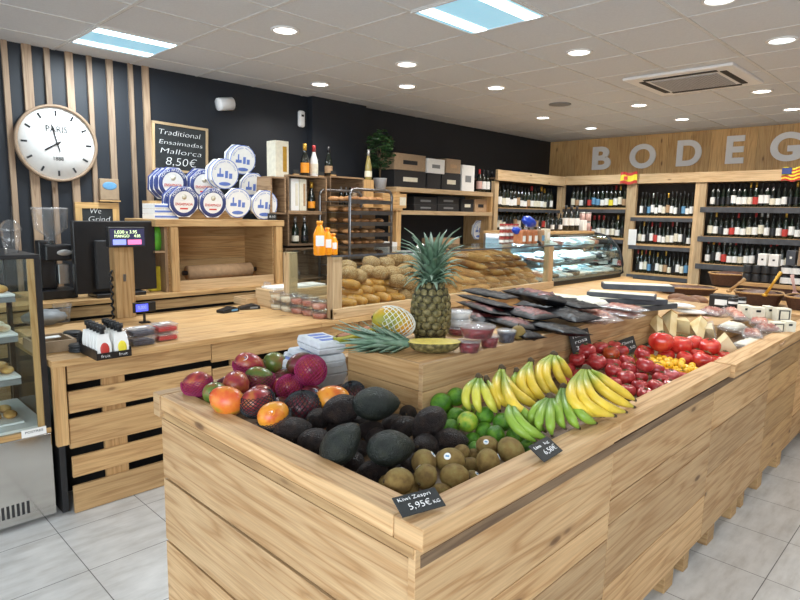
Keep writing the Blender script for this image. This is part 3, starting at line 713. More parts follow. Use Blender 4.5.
limes = [(431, 402, 10, .7, 0), (455, 399, 9.5, .9, 0), (446, 408, 7, .4, 0), (441, 416, 8, .4, 0), (455, 416, 8.5, .5, 0), (468, 410, 7.5, .5, 1), (451, 428, 9, .2, 0), (468, 425, 10.5, .8, 1), (485, 416, 9.5, 1.0, 0), (485, 431, 9, .4, 0), (502, 422, 9.5, .8, 0), (495, 435, 9.5, .5, 0), (515, 437, 9.5, .1, 0), (472, 440, 8, 0, 0), (475, 449, 7.5, 0, 0), (527, 448, 7.5, -.1, 0)]
pile(limes, 4, [Proto(fr_lime('lime')), Proto(fr_lime('lime_y'))], ['bright green lime', 'yellowish green lime'], 'limes on the fruit island', rs=1.04)
mg = [fr_mango('mango_red', 'net_pink', 1.2), fr_mango('mango_green'), fr_mango('mango_dark'), fr_mango('mango_red'), fr_mango('mango_orange'), fr_mango('mango_red', 'net_pink', 1.5, True), fr_mango('mango_green', 'net_pink', 1.1), fr_mango('mango_dark', None, 0, True), fr_mango('mango_red', 'net_black', .95), fr_mango('mango_yellow', 'net_black', 1.6, True, 'orange_label'), fr_mango('mango_red', 'net_pink', .1), fr_mango('mango_dark', 'net_black', .1), fr_mango('mango_yellow')]
ml = ['red mango half covered by a pink foam net', 'green mango without a net', 'dark maroon mango without a net', 'red mango without a net', 'orange and green mango without a net', 'red mango with white sticker over pink net', 'greenish mango in a pink foam net', 'dark red mango with a white sticker', 'pink-red mango in a black foam net cup', 'orange mango with orange sticker', 'mango wrapped fully in a pink foam net', 'mango wrapped fully in a black foam net', 'glossy yellow-orange mango without a net']
up = (0, -.5, -.5)
mangos = [(197, 384, 12, 1.25, 0, (0, .2, 2.2)), (206, 395, 11, 1.25, 1, (0, .1, .3)), (219, 382, 9, 1.0, 2), (236, 384, 13, 1.0, 3, (0, -.2, 1)), (227, 401, 14.5, 1.0, 4, (0, -.4, 2.3)), (251, 369, 12, 1.2, 5, (0, .2, -.6)), (259, 380, 12, .8, 6, (0, .1, -.5)), (277, 368, 11, 1.0, 1), (281, 376, 10, .8, 7), (280, 386, 11, .5, 3), (259, 392, 11, .5, 5), (257, 402, 14, .95, 8, (0, -.1, 0)), (276, 418, 13.5, .95, 9, (0, -.3, 0)), (284, 401, 9, .3, 7), (289, 391, 11.5, .5, 10, (.2, .1, .5)), (301, 365, 12, 1.3, 2), (309, 378, 14, .9, 10, (0, .3, .6)), (310, 392, 12, .5, 7, (0, 0, .4)), (304, 409, 16, .3, 11), (332, 400, 14, .7, 12, (0, -.2, -.6)), (352, 395, 12, .5, 11)]
pile(mangos, 5, [Proto(x) for x in mg], ml, 'mangoes at the left end of the island', rs=1.08)
toms = [(569, 356, 8, .6), (576, 363, 8, .6), (566, 370, 8, .5), (561, 364, 7, .5), (567, 380, 8, .2), (585, 356, 9, .8), (591, 348, 8, .9), (600, 344, 7, .9), (602, 352, 7, .7), (610, 353, 8.5, .9, 1), (621, 351, 7.5, .7), (598, 363, 9, .8), (611, 364, 9, .7), (627, 361, 8, .6), (614, 374, 8.5, .5), (629, 369, 8, .6), (603, 377, 7, .3), (613, 383, 8, .2), (626, 378, 9, .4), (627, 391, 8.5, 0), (638, 384, 8.5, .2), (645, 394, 8, 0), (645, 369, 9, .5), (641, 376, 7, .3), (643, 360, 7.5, .6), (656, 370, 8.5, .4), (655, 387, 9, 0), (661, 379, 8, .2), (669, 375, 8.5, .2), (670, 385, 7.5, 0), (600, 385, 8, 0), (577, 374, 8, .2), (588, 367, 8, .3), (637, 372, 7, .3), (681, 376, 7.5, .1), (593, 357, 7, .6)]
toms = [(*a, 0) if len(a) == 4 else a for a in toms]
pile(toms, 7, [Proto(fr_tom('tomato')), Proto(fr_tom('tomato_o'))], ['medium pinkish red tomato', 'medium orange-red tomato'], 'medium red tomatoes beside the bananas', rs=.98)
bigt = [(660, 345, 11.5, .6), (680, 346, 11, .5), (695, 344, 9.5, .6), (712, 350, 9.5, .4), (647, 350, 8, .5), (666, 353, 8, .3), (685, 358, 8, .2), (704, 361, 11, 0), (725, 358, 8, 0), (696, 355, 8, .2), (716, 361, 7, 0)]
pile([(*a, 0) for a in bigt], 4, [Proto(fr_tom('tomato_big', True))], ['large ribbed red tomato'], 'large tomatoes in front of the cheese')
random.seed(9); ch = []
for k in range(9):
    for j in range(7):
        u = (k+random.uniform(.2, .8))/9; v = (j+random.uniform(.2, .8))/7
        px = 634+u*52+v*24*(.4+u*.2)+u*6; py = 356+v*15+u*9-(.5-abs(u-.5))*6
        ch.append((px, py, 3.4, .9 if random.random() < .5 else .4, 0))
yt = thing('yellow_tomato', 'small yellow tomato', 'tomato'); MB().ell((0, 0, 0), (1.1, 1, 1), 12, 8).build('skin', 'tomato_y', yt)
MB().ell((1.08, 0, 0), (.06, .2, .2), 6, 4).build('stem_end', 'calyx', yt)
pile(ch, 9, [Proto(yt)], ['small yellow tomato'], 'small yellow tomatoes between the red ones', zr=1.6)

settle()

# ---- bananas
def banana(a, b, bulge, r, mat, parent):
    a, b = Vector(a), Vector(b); c = (a+b)/2+Vector(bulge); N = 12; pts = []; rs = []
    for i in range(N+1):
        t = i/N; pts.append(a*(1-t)**2+c*2*t*(1-t)+b*t*t)
        rs.append(r*(.36+.64*min(1, max(0, (t-.06)/.22))) if t < .5 else r*(1 if t < .72 else max(.22, 1-((t-.72)/.28)**1.7*.8)))
    m = MB(); seg = 7; vs = []; fs = []; uvs = []
    m.tube(pts, rs, seg, 0)
    # uv: along the length
    nf = len(m.f)
    for i in range(nf-2):
        t = (i//seg)/N; t2 = t+1/N; m.uv[i] = [(t, 0), (t, 1), (t2, 1), (t2, 0)]
    m.uv[nf-2] = [(0, 0)]*seg; m.uv[nf-1] = [(1, 0)]*seg
    o = m.build('banana', mat, parent, world=True, sub=1)
    d = (pts[-1]-pts[-2]).normalized()
    tb = MB().tube([pts[-1]-d*.003, pts[-1]+d*.006], [r*.3, r*.24], 7).build('blossom_tip', 'stem', parent, world=True)
    tb.parent = o
def bunch(label, crown, tips, mat, cz, tz, rp=5.0, mz=None):
    """tips: tip x, tip y, middle x, middle y in the photo"""
    c = pt(*crown, z=cz); t = thing('banana_bunch', label, 'bananas', (c.x, c.y, BED), group='banana bunches on the island')
    n = len(tips); mz = (tz+cz)/2+.012 if mz is None else mz
    r = rp*m_per_px(c)
    for k, q in enumerate(tips):
        w = Vector((math.sin(AZ), -math.cos(AZ), 0))*((k-(n-1)/2)*.006); a_ = c+w
        e = pt(q[0], q[1], z=tz); m_ = pt(q[2], q[3], z=mz); ctl = m_*2-(a_+e)/2
        banana(a_, e, ctl-(a_+e)/2, r, mat, t)
    MB().tube([c+Vector((-.004, .004, .016)), c+Vector((0, 0, .002)), c-Vector((0, 0, .010))], [.007, .010+.0022*n, .009+.0024*n], 9).build('crown', 'stem', t, world=True)
bunch('yellow-green banana bunch leaning on the crate, beside the limes', (479, 378), [(471, 411, 466, 394), (481, 413, 476, 396), (497, 413, 487, 396)], 'banana_mid', 1.04, .955)
bunch('single spotted banana between the two leftmost bunches', (487, 380), [(500, 410, 494, 394)], 'banana', 1.035, .955, rp=4.2)
bunch('ripe yellow banana bunch leaning on the crate, second from the limes', (502, 369), [(509, 407, 497, 390), (541, 408, 514, 391), (534, 414, 512, 402)], 'banana', 1.05, .96, rp=5.4)
bunch('narrow greenish banana bunch half hidden behind the ripe ones', (517, 372), [(521, 397, 514, 385), (528, 402, 520, 386)], 'banana_mid', 1.045, .955, rp=4.2)
bunch('yellow banana bunch leaning on the crate, middle of the back row', (531, 362), [(538, 401, 521, 384), (547, 401, 531, 383)], 'banana', 1.06, .96, rp=5.4)
bunch('ripe yellow banana bunch leaning on the crate nearest the tomatoes', (554, 355), [(552, 396, 538, 374), (560, 395, 546, 375), (567, 386, 557, 371), (571, 378, 564, 367)], 'banana', 1.06, .96, rp=5.0)
bunch('green banana bunch lying towards the lime price tag', (513, 402), [(537, 442, 512, 422), (549, 440, 522, 423), (545, 431, 526, 415)], 'banana_green', 1.01, .935, rp=5.2)
bunch('short green banana bunch pointing at the viewer', (550, 398), [(530, 425, 534, 412), (540, 432, 540, 416), (552, 435, 550, 418), (562, 425, 557, 412)], 'banana_green', 1.02, .955, rp=5.2)
bunch('green banana bunch under the large ripe bunch', (564, 388), [(565, 428, 558, 411), (579, 428, 568, 411), (596, 423, 578, 411), (600, 416, 582, 402)], 'banana_green', 1.02, .955, rp=5.2)
bunch('large ripe yellow banana bunch lying over the island rim', (586, 369), [(604, 416, 572, 399), (615, 416, 583, 399), (626, 412, 593, 397), (634, 407, 604, 391), (635, 400, 610, 384)], 'banana', 1.07, .968, rp=5.6)

# ---- price tags on the island
def ptag(label, corners, lines, zc=None, y=None, group='chalkboard price tags'):
    """small slate tag; corners: bottom-left, bottom-right, top-left in the photo"""
    if y is None: a, b, c = (pt(px, py, z=zz) for (px, py), zz in zip(corners, zc))
    else: a, b, c = (pt(px, py, y=yy) for (px, py), yy in zip(corners, y))
    X_ = b-a; Y_ = c-a; w, h = X_.length, Y_.length; o = (b+c)/2
    T = frame(o, X_, Y_); t = thing('price_tag', label, 'price tag', o, group=group)
    MB().box(-w/2, w/2, -h/2, h/2, -.003, 0, T=T).build('slate', 'slate', t, world=True)
    for s, fx, fy, hh, ww in lines:
        text(s, h*hh, T @ Matrix.Translation((fx*w, fy*h, .001)), 'chalk', t, world=True, width=ww*w)
    return t
ptag('black price tag lying on the rim corner below the kiwis', [(403, 517), (446, 505), (392, 498)], [('Kiwi Zespri', -.05, .28, .18, .75), ('5,95€', -.02, -.15, .32, .5), ('KG', .36, -.2, .16, .15)], (.962, .962, .985))
ptag('black price tag lying on the rim below the limes', [(546, 458), (564, 447), (527, 450)], [('Lima', -.25, .25, .18, .3), ('kg', .2, .25, .16, .2), ('6,50€', .1, -.15, .3, .6)], (.962, .962, .985))
yy = TY0-.012
ptag('black price tag leaning on the crate above the medium tomatoes', [(574, 354), (593, 347), (568, 334)], [('Tomate', 0, .28, .2, .8), ('rosa', 0, 0, .2, .6), ('3,95', 0, -.3, .2, .6)], y=(yy-.03, yy-.03, yy))
ptag('black price tag above the yellow tomatoes', [(623, 356), (638, 350), (618, 341)], [('Cherry', 0, .2, .2, .7), ('4,50', .1, -.2, .2, .6)], y=(yy-.03, yy-.03, yy))
ptag('black price tag half hidden behind the large tomatoes', [(641, 354), (653, 349), (639, 346)], [('Tomate', 0, .1, .25, .8)], y=(yy-.02, yy-.02, yy))
# ============================================================ GOODS ON THE RAISED CRATE
TT = TZ-.004
M['meat'] = fruit('cured_meat', [(.04, .006, .006), (.11, .012, .014), (.18, .04, .035)], 30, .4, fine=.5, finec=(.30, .10, .08), bscale=90)
M['meat_pink'] = fruit('sliced_ham', [(.36, .10, .07), (.50, .18, .12), (.66, .42, .33)], 22, .35)
M['salami'] = fruit('salami', [(.20, .05, .03), (.30, .09, .06), (.55, .36, .28)], 40, .45)
M['berry'] = fruit('burgundy_berries', [(.10, .003, .010), (.22, .006, .02), (.30, .02, .035)], 60, .3, bmp=.6, bscale=120)
M['berry_red'] = fruit('red_berries', [(.45, .01, .01), (.6, .02, .02), (.4, .01, .02)], 60, .3, bmp=.5, bscale=120)
M['blueberry'] = fruit('dark_blueberries', [(.01, .012, .03), (.03, .035, .07), (.06, .07, .11)], 80, .4, bmp=.6, bscale=140)
M['black_film'] = plain('black_vacuum_film', (.007, .007, .009), .42, bmp=1, scale=22)
M['black_film'].node_tree.nodes['Principled BSDF'].inputs['Specular IOR Level'].default_value = .22
M['cheese'] = fruit('pale_cheese', [(.66, .50, .24), (.74, .60, .33), (.78, .66, .42)], 12, .5)
M['rind'] = fruit('brown_cheese_rind', [(.36, .19, .05), (.48, .27, .08), (.40, .24, .08)], 18, .6)
M['foil'] = plain('crinkled_clear_film', (.6, .6, .62), .15, bmp=1, scale=25)
M['box_grey'] = plain('dark_grey_card', (.05, .056, .07), .45, var=.2)

def leaves(m, c, axis, n, L, spread, w=.011, seed=1, start=.0, curl=.35):
    """pineapple crown: tapering keeled blades round an axis"""
    random.seed(seed); ax = Vector(axis).normalized(); s = ax.orthogonal().normalized(); q = ax.cross(s)
    for k in range(n):
        f = k/n; a = k*2.399; el = spread*(1-f*.85)+.12; rad = s*math.cos(a)+q*math.sin(a); ll = L*(.5+.5*f)*random.uniform(.85, 1.1)
        p0 = Vector(c)+ax*(start+f*L*.35); pts = []
        for i in range(6):
            t = i/5; ang = el+curl*t*t*(1-f*.5); pts.append(p0+rad*(.004+ll*t*math.sin(ang))+ax*ll*t*math.cos(ang))
        vs = []; fs = []
        for i, p in enumerate(pts):
            t = i/5; ww = w*(1-t**1.8)+.0006; tan = (pts[min(i+1, 5)]-pts[max(i-1, 0)]).normalized(); sd = tan.cross(rad).normalized() if tan.cross(rad).length > .01 else s; up = sd.cross(tan)
            vs += [tuple(p-sd*ww+up*ww*.35), tuple(p-up*.0015), tuple(p+sd*ww+up*ww*.35), tuple(p+up*.001)]
        for i in range(5):
            for j in range(4): fs.append((i*4+j, i*4+(j+1) % 4, i*4+4+(j+1) % 4, i*4+4+j))
        fs.append((0, 1, 2, 3)); fs.append((20, 21, 22, 23)); m.add(vs, fs, smooth=True)
# whole pineapple
b = pt(430, 338, z=TT); k = m_per_px(b)
R_, H_ = 20.5*k, 57*k
pa = thing('pineapple', 'whole upright pineapple with a tall blue-green crown on the crate', 'pineapple', b)
core = MB(); prof = [(.55*R_, 0), (.82*R_, .08*H_), (.95*R_, .25*H_), (.96*R_, .5*H_), (.88*R_, .75*H_), (.62*R_, .93*H_), (.2*R_, H_)]
core.lathe(prof, 28); core.build('rind', 'pine_gap', pa)
ey = MB(); nr = 9; nk = 12
def prad(t):
    for (ra, za), (rb, zb) in zip(prof, prof[1:]):
        if za <= t*H_ <= zb: return ra+(rb-ra)*(t*H_-za)/(zb-za)
    return prof[-1][0]
for i in range(nr):
    t = .05+.9*i/(nr-1)*.98; r = prad(t); s = H_/nr*.52
    for j in range(nk):
        a = 2*math.pi*(j+.5*(i % 2))/nk; sw = math.pi*r/nk*1.0; T = Matrix.Rotation(a, 4, 'Z') @ Matrix.Translation((r*.97, 0, t*H_))
        ey.ell((0, 0, 0), (s*.5, sw, s*1.25), 8, 5, T=T.to_3x3().to_4x4()); 
        o = T.to_translation(); nv = 8*6
        for q in range(len(ey.v)-nv, len(ey.v)): ey.v[q] = tuple(Vector(ey.v[q])+o)
ey.build('eyes', 'pine_eye', pa)
m = MB(); leaves(m, (0, 0, H_*.95), (0, 0, 1), 64, 48*k, 1.15, w=.02, seed=3, curl=.55); m.build('crown_leaves', 'pine_leaf', pa)
# halved pineapple lying on its side, crown to the left
b = pt(434, 353, z=TT); dr = Vector((RT.x, RT.y, 0)).normalized(); k = m_per_px(b)
hp = thing('pineapple_half', 'halved pineapple lying cut side up with its crown pointing left', 'pineapple', b, rot=(0, 0, math.atan2(dr.y, dr.x)+.06))
L_ = 27*k; Rr = 12*k
def halfpine(seg=14, n=16):
    m = MB(); vs = []; fs = []; top = []
    for i in range(n+1):
        t = -1+2*i/n; r = Rr*(max(0, 1-abs(t)**2.6))**.5
        for j in range(seg+1):
            a = math.pi+math.pi*j/seg; vs.append((t*L_, r*math.cos(a)*1.05, Rr*1.0+r*math.sin(a)))
    for i in range(n):
        for j in range(seg): fs.append((i*(seg+1)+j, (i+1)*(seg+1)+j, (i+1)*(seg+1)+j+1, i*(seg+1)+j+1))
    m.add(vs, fs, smooth=True); return m
tl = Matrix.Rotation(math.radians(1), 4, 'X')
m = halfpine(); m.v = [tuple(tl @ Vector(p)) for p in m.v]; m.build('rind', 'pine_eye', hp)
m = MB(); poly = []
for i in range(33):
    t = -1+2*i/32; poly.append((t*L_, Rr*(max(0, 1-abs(t)**2.6))**.5*1.05))
poly += [(x, -y) for x, y in reversed(poly[1:-1])]
m.prism(poly, Rr*.99, Rr*1.03); m.v = [tuple(tl @ Vector(p)) for p in m.v]; m.build('flesh', 'flesh', hp)
m = MB(); leaves(m, (-L_*.9, 0, Rr*.85), (-1, .1, .02), 44, 60*k, .42, w=.014, seed=8, curl=.12)
m.v = [(x, y, max(z, .003+abs(y)*.02)) for x, y, z in m.v]; m.build('crown_leaves', 'pine_leaf', hp)
# papaya in a white net, orange end towards the left
p = pt(393, 322, z=TT+.085); k = m_per_px(p)
pp = thing('papaya', 'yellow-green papaya in a white foam net with its end showing', 'papaya', p, rot=(0, .25, math.atan2(dr.y, dr.x)+.25))
MB().ell((0, 0, 0), (22*k, 15*k, 15*k), 28, 18).build('skin', 'papaya', pp)
net((0, 0, 0), (15.8*k, 15.8*k, 23*k), 16, 13, 0.05, 2.3, T=Matrix.Rotation(math.pi/2, 4, 'Y'), mat='net_white', parent=pp, thick=.0045)
MB().ell((-22*k, 0, 0), (.004, .007, .007), 8, 6).build('stem_end', 'stem', pp)
# wrapped papaya half
p = pt(355, 333, z=TT+.05); k = m_per_px(p)
ph = thing('papaya_half', 'cut papaya half in cling film leaning at the crate corner', 'papaya', p, rot=(.1, -.28, math.atan2(dr.y, dr.x)+.1))
MB().ell((0, 0, 0), (23*k, 10*k, 8*k), 24, 14, fn=lambda u: Vector((u.x, u.y, min(u.z, .25)))).build('skin', 'papaya', ph)
MB().lathe([(1, 0), (.8, .0), (.5, .004), (0, .004)], 24, T=Matrix.Translation((0, 0, 2.1*k)) @ Matrix.Diagonal((20*k, 8.6*k, 1, 1))).build('flesh', 'papaya_flesh', ph)
# egg cartons behind the mangoes
def carton(label, px, py, z, rz, w=.30, d=.15, h=.075):
    p = pt(px, py, z=z); t = thing('egg_carton', label, 'egg carton', (p.x, p.y, z), rot=(0, 0, rz), group='egg cartons beside the raised crate')
    def tray(z0, z1, s0, s1):
        m = MB(); vs = [(sx*w/2*q, sy*d/2*q, zz) for zz, q in ((z0, s0), (z1, s1)) for sy in (-1, 1) for sx in (-1, 1)]
        m.add(vs, [(0, 2, 3, 1), (4, 5, 7, 6), (0, 1, 5, 4), (2, 6, 7, 3), (0, 4, 6, 2), (1, 3, 7, 5)]); return m
    tray(0, h*.5, .88, 1).build('base', 'egg_card', t, bev=.006); tray(h*.52, h, 1, .92).build('lid', 'egg_card', t, bev=.006)
    m = MB()
    for i in range(3): m.box(-w*.36+i*w*.26, -w*.22+i*w*.26, -d*.3, d*.25, h, h+.0015)
    m.build('printed_label', 'blue_print', t); MB().box(-w*.3, w*.3, -d/2*1.01-.002, -d/2*1.01, h*.62, h*.85).build('side_label', 'blue_label', t)
M['egg_card'] = plain('pale_grey_card', (.62, .66, .70), .8)
carton('upper pale egg carton behind the papaya, left of the crate', 321, 350, 1.05, 1.4, w=.2, d=.13, h=.055)
carton('lower pale egg carton under the other one behind the mangoes', 316, 363, .99, 1.45, w=.24, h=.055)
carton('pale egg carton nearest the pink netted mango', 300, 370, .95, .0, w=.2, h=.06)
carton('bottom egg carton resting on the island bed behind the mangoes', 314, 380, BED+.001, 1.45, h=.115, d=.17)

# clear tubs of preserved fruit
def tub(label, px, py, z, rp, hp_, fill, lidc='plastic', group='round clear tubs on the crate'):
    p = pt(px, py, z=z); k = m_per_px(p); r = rp*k; h = hp_*k
    t = thing('plastic_tub', label, 'tub', (p.x, p.y, z), group=group)
    MB().lathe([(r*.82, 0), (r*.9, h*.4), (r, h*.8), (r*1.02, h*.84)], 24, caps=False).build('tub_wall', 'plastic', t)
    MB().lathe([(0, .002), (r*.78, .002), (r*.86, h*.4), (r*.95, h*.74), (0, h*.78)], 20).build('contents', fill, t)
    MB().lathe([(r*1.04, h*.84), (r*1.04, h*.92), (r*.9, h*.98), (0, h*.98)], 24).build('lid', 'film', t)
    return t
tz = TT+.001
kk = m_per_px(pt(470, 350, z=TZ))
tub('bottom whitish tub in the stack behind the red tubs', 459, 334, tz, 13, 8, 'berry')
tub('middle whitish tub in the stack behind the red tubs', 459, 334-8, tz+8*kk, 13, 8, 'paper')
tub('top whitish tub in the stack behind the red tubs', 459, 334-16, tz+16*kk, 13, 8, 'paper')
tub('clear tub of burgundy fruit at the crate edge beside the half pineapple', 469, 352, tz, 11.5, 13, 'berry')
tub('clear tub of burgundy fruit under the wide red tub, right side', 489, 347, tz, 9.5, 13, 'berry')
tub('wide clear tub of bright burgundy fruit on top of two tubs', 477, 337, tz+14*kk, 18, 13, 'berry')
tub('clear tub with bluish contents right of the red tubs', 506, 342, tz, 9.5, 13, 'blueberry')
p = pt(518, 332, z=TT+.035); t = thing('pear', 'olive green pear at the crate edge right of the tubs', 'pear', (p.x, p.y, TT+.032))
MB().ell((0, 0, 0), (.036, .032, .032), 20, 12).build('skin', 'kiwi', t); MB().tube([(0, 0, .03), (.004, 0, .042)], .002).build('stem', 'stem', t)

# vacuum packed cured meats
def pack(label, a, b, z, w, th, kind='meat', wave=.4, grp='black vacuum packs of cured meat', nm='cured_meat_pack', tilt=0, rx=0):
    A_ = pt(*a, z=z); B_ = pt(*b, z=z); c = (A_+B_)/2; L = (B_-A_).length; rz = math.atan2(B_.y-A_.y, B_.x-A_.x)
    t = thing(nm, label, 'meat pack', (c.x, c.y, z), rot=(rx, tilt, rz), group=grp)
    def slab(l, ww, z0, z1, seed, edge=.5, n=22, k=12):
        random.seed(seed); m = MB(); vs = []; fs = []
        for s in (0, 1):
            for i in range(n+1):
                for j in range(k+1):
                    u = -1+2*i/n; v = -1+2*j/k; e = (1-abs(u)**6)*(1-abs(v)**4); nz = noise.noise(Vector((u*5, v*3, seed)))*.45+noise.noise(Vector((u*13, v*8, seed)))*.5
                    x = u*l/2*(1+.03*noise.noise(Vector((v*3, seed, 0)))); y = v*ww/2*(1+.08*noise.noise(Vector((u*3, 3, seed))))
                    zm = (z0+z1)/2; vs.append((x, y, zm+(z1-z0)/2*(e*(1+nz)+.05)*(1 if s else -1)*(1 if s else .9)))
        q = (n+1)*(k+1)
        for i in range(n):
            for j in range(k):
                o = i*(k+1)+j; fs.append((q+o, q+o+k+1, q+o+k+2, q+o+1)); fs.append((o, o+1, o+k+2, o+k+1))
        for i in range(n): o = i*(k+1); fs.append((o, o+k+1, q+o+k+1, q+o)); o += k; fs.append((o, q+o, q+o+k+1, o+k+1))
        for j in range(k): fs.append((j, q+j, q+j+1, j+1)); o = n*(k+1)+j; fs.append((o, o+1, q+o+1, q+o))
        m.add(vs, fs, smooth=True); return m
    sd = int(a[0]*7+a[1]) % 97
    slab(L, w, 0, th, sd).build('film_pouch', {'meat': 'black_film', 'dark': 'black_film', 'salami': 'film', 'pink': 'film', 'white': 'film'}[kind], t)
    if kind != 'dark': slab(L*.8, w*.74, th*.3, th*1.15, sd+3).build('meat', {'meat': 'meat', 'salami': 'salami', 'pink': 'meat_pink', 'white': 'cream'}[kind], t)
    return t
pl = TT
pack('black pack at the bottom left of the meat pile with dark meat', (462, 315), (495, 325), pl, 0.173, 0.036, rx=0.02)
pack('black pack with red meat at the bottom of the pile, above the pear', (497, 322), (533, 333), pl, 0.185, 0.036, rx=-0.10)
pack('dark glossy pack at the bottom front of the meat pile', (510, 335), (536, 341), pl, 0.147, 0.030, 'dark', rx=-0.10)
pack('black crumpled pack at the bottom right corner of the meat pile', (535, 327), (578, 338), pl, 0.185, 0.036, 'dark', rx=-0.13)
pack('black pack behind the pile with only its dark film showing', (520, 306), (570, 312), pl, 0.185, 0.041, 'dark', rx=0.03)
pack('black pack with marbled meat in the second layer, left', (468, 306), (504, 318), pl+.036, 0.161, 0.030, rx=-0.16)
pack('black pack with marbled red meat in the middle of the pile', (508, 312), (548, 322), pl+.036, 0.173, 0.036, rx=0.02)
pack('dark pack lying across the right of the pile', (546, 312), (590, 324), pl+.036, 0.161, 0.036, 'dark', rx=0.08)
pack('long black blade-shaped pack sticking out left, lower of two', (464, 298), (507, 310), pl+.068, 0.111, 0.026, 'dark', rx=-0.14)
pack('black pack with large red meat piece on top of the pile', (513, 298), (560, 308), pl+.072, 0.185, 0.057, rx=-0.20)
pack('long black blade-shaped pack sticking out left at the very top', (468, 292), (512, 301), pl+.094, 0.111, 0.029, 'dark', rx=0.03)
pack('dark pack on top at the right end of the pile', (555, 302), (592, 311), pl+.072, 0.147, 0.030, 'dark', rx=-0.02)
g2 = 'clear packs of sliced sausage'
pack('silvery film pack beside the black meat pile', (577, 316), (606, 326), pl, .2, .05, 'salami', grp=g2)
pack('crumpled white film pack behind the sliced sausage packs', (577, 304), (604, 312), pl+.02, .15, .05, 'white', grp=g2)
pack('clear pack of sliced sausage in front of the grey boxes', (600, 314), (640, 320), pl, .15, .035, 'salami', grp=g2)
pack('clear pack of thin sausage on top of the other beside grey boxes', (604, 308), (644, 314), pl+.036, .13, .03, 'salami', grp=g2)
# long flat grey ham boxes
def longbox(label, a, b, z, w=.2, th=.035):
    A_ = pt(*a, z=z); B_ = pt(*b, z=z); c = (A_+B_)/2; L = (B_-A_).length
    t = thing('flat_box', label, 'box', (c.x, c.y, z), rot=(0, 0, math.atan2(B_.y-A_.y, B_.x-A_.x)), group='long flat grey boxes on the crate')
    MB().box(-L/2, L/2, -w/2, w/2, 0, th-.003).build('tray', 'box_grey', t, bev=.003); MB().box(-L/2+.01, L/2-.01, -w/2+.01, w/2-.01, th-.003, th).build('lid', 'cream', t)
longbox('lowest flat grey box at the right end of the crate', (618, 312), (668, 307), pl, .13)
longbox('long flat grey box across the middle of the crate, pale lid', (560, 302), (664, 304), pl+.036, .10, .034)
longbox('flat grey box second from the top on the crate end', (588, 295), (656, 300), pl+.07, .12, .03)
longbox('topmost and longest flat grey box nearest the wine', (602, 288), (672, 291), pl+.101, .13, .036)
longbox('bluish grey flat box behind the black meat packs', (532, 297), (576, 301), pl+.04, .09, .03)

# ============================================================ CHEESE AND MEAT AT THE RIGHT OF THE ISLAND
def wedge(label, px, py, z, rz, L=.13, h=.07, ang=.5, rind='rind', film=False, tilt=(0, 0)):
    p = pt(px, py, z=z); t = thing('cheese_wedge', label, 'cheese', (p.x, p.y, z), rot=(tilt[0], tilt[1], rz), group='cheese wedges behind the large tomatoes')
    poly = [(0, 0)]+[(L*math.cos(a), L*math.sin(a)) for a in (-ang/2, -ang/4, 0, ang/4, ang/2)]
    m = MB().prism(poly, 0, h); m.build('cheese', 'cheese', t, bev=.002)
    poly = [(L*1.0*math.cos(a), L*math.sin(a)) for a in (-ang/2, -ang/4, 0, ang/4, ang/2)]+[(L*1.04*math.cos(a), L*1.04*math.sin(a)) for a in (ang/2, ang/4, 0, -ang/4, -ang/2)]
    MB().prism(poly, -.001, h+.001).build('rind', rind, t)
    if film: MB().prism([(-.01, 0)]+[(L*1.1*math.cos(a), L*1.1*math.sin(a)) for a in (-ang/2*1.15, 0, ang/2*1.15)], -.004, h+.006).build('film', 'film', t)
wedge('narrow cheese wedge leaning at the left end of the row', 664, 339, .93, .6, .17, .05, .4, tilt=(-.9, -.4))
wedge('long pale cheese wedge leaning second from the left', 676, 338, .93, .5, .19, .05, .4, tilt=(-.9, -.5))
wedge('square-looking cheese piece standing behind the others', 690, 334, .95, .9, .13, .075, .8, tilt=(-.1, 0))
wedge('cheese wedge with brown edge leaning behind the largest tomato', 703, 341, .93, .4, .17, .055, .5, tilt=(-.8, -.4))
wedge('film wrapped pale cheese wedge left of the big brown one', 716, 341, .93, .7, .15, .07, .7, film=True, tilt=(-.3, 0))
wedge('large cheese wedge with brown rind facing the viewer at the rim', 728, 336, 1.01, AZ-.35, .125, .12, 1.3, tilt=(0, math.pi/2))
g3 = 'film packs of sliced meat at the right'
for i, (lab, a, b, z, w, th, kd) in enumerate((
    ('brown sausage pack right of the white envelopes', (702, 316), (724, 320), 1.0, .12, .06, 'salami'),
    ('pink ham pack leaning above the brown sausages', (726, 312), (742, 324), 1.0, .09, .05, 'pink'),
    ('pink sliced pack behind the square cheese', (693, 322), (712, 326), .97, .13, .04, 'pink'),
    ('clear film pack behind the large brown-rind wedge', (722, 330), (744, 334), .98, .14, .05, 'white'),
    ('reddish pack between the wedge and the white label', (741, 338), (762, 340), .97, .14, .05, 'salami'),
    ('pink ham pack below the white boxes', (748, 326), (770, 328), .98, .12, .05, 'pink'),
    ('reddish sausage pack with white label near the rim', (756, 333), (778, 334), .97, .12, .05, 'salami'),
    ('reddish sausage pack at the right end beside the jar boxes', (774, 330), (790, 331), .96, .1, .05, 'salami'),
    ('crumpled clear pack at the rim right of the brown wedge', (738, 349), (760, 342), .95, .1, .03, 'white'))):
    pack(lab, a, b, z-.03, w, th, kd, grp=g3, nm='sliced_meat_pack')
MB_ = MB().box(-.12, .12, -.05, .05, 0, .008); p = pt(775, 341, z=.93); o = MB_.build('cardboard_sheet', 'kraft'); o.location = p; o.rotation_euler = (0, 0, 0.1); tag(o, 'flat brown card sheet by the rim at the far right', 'cardboard')
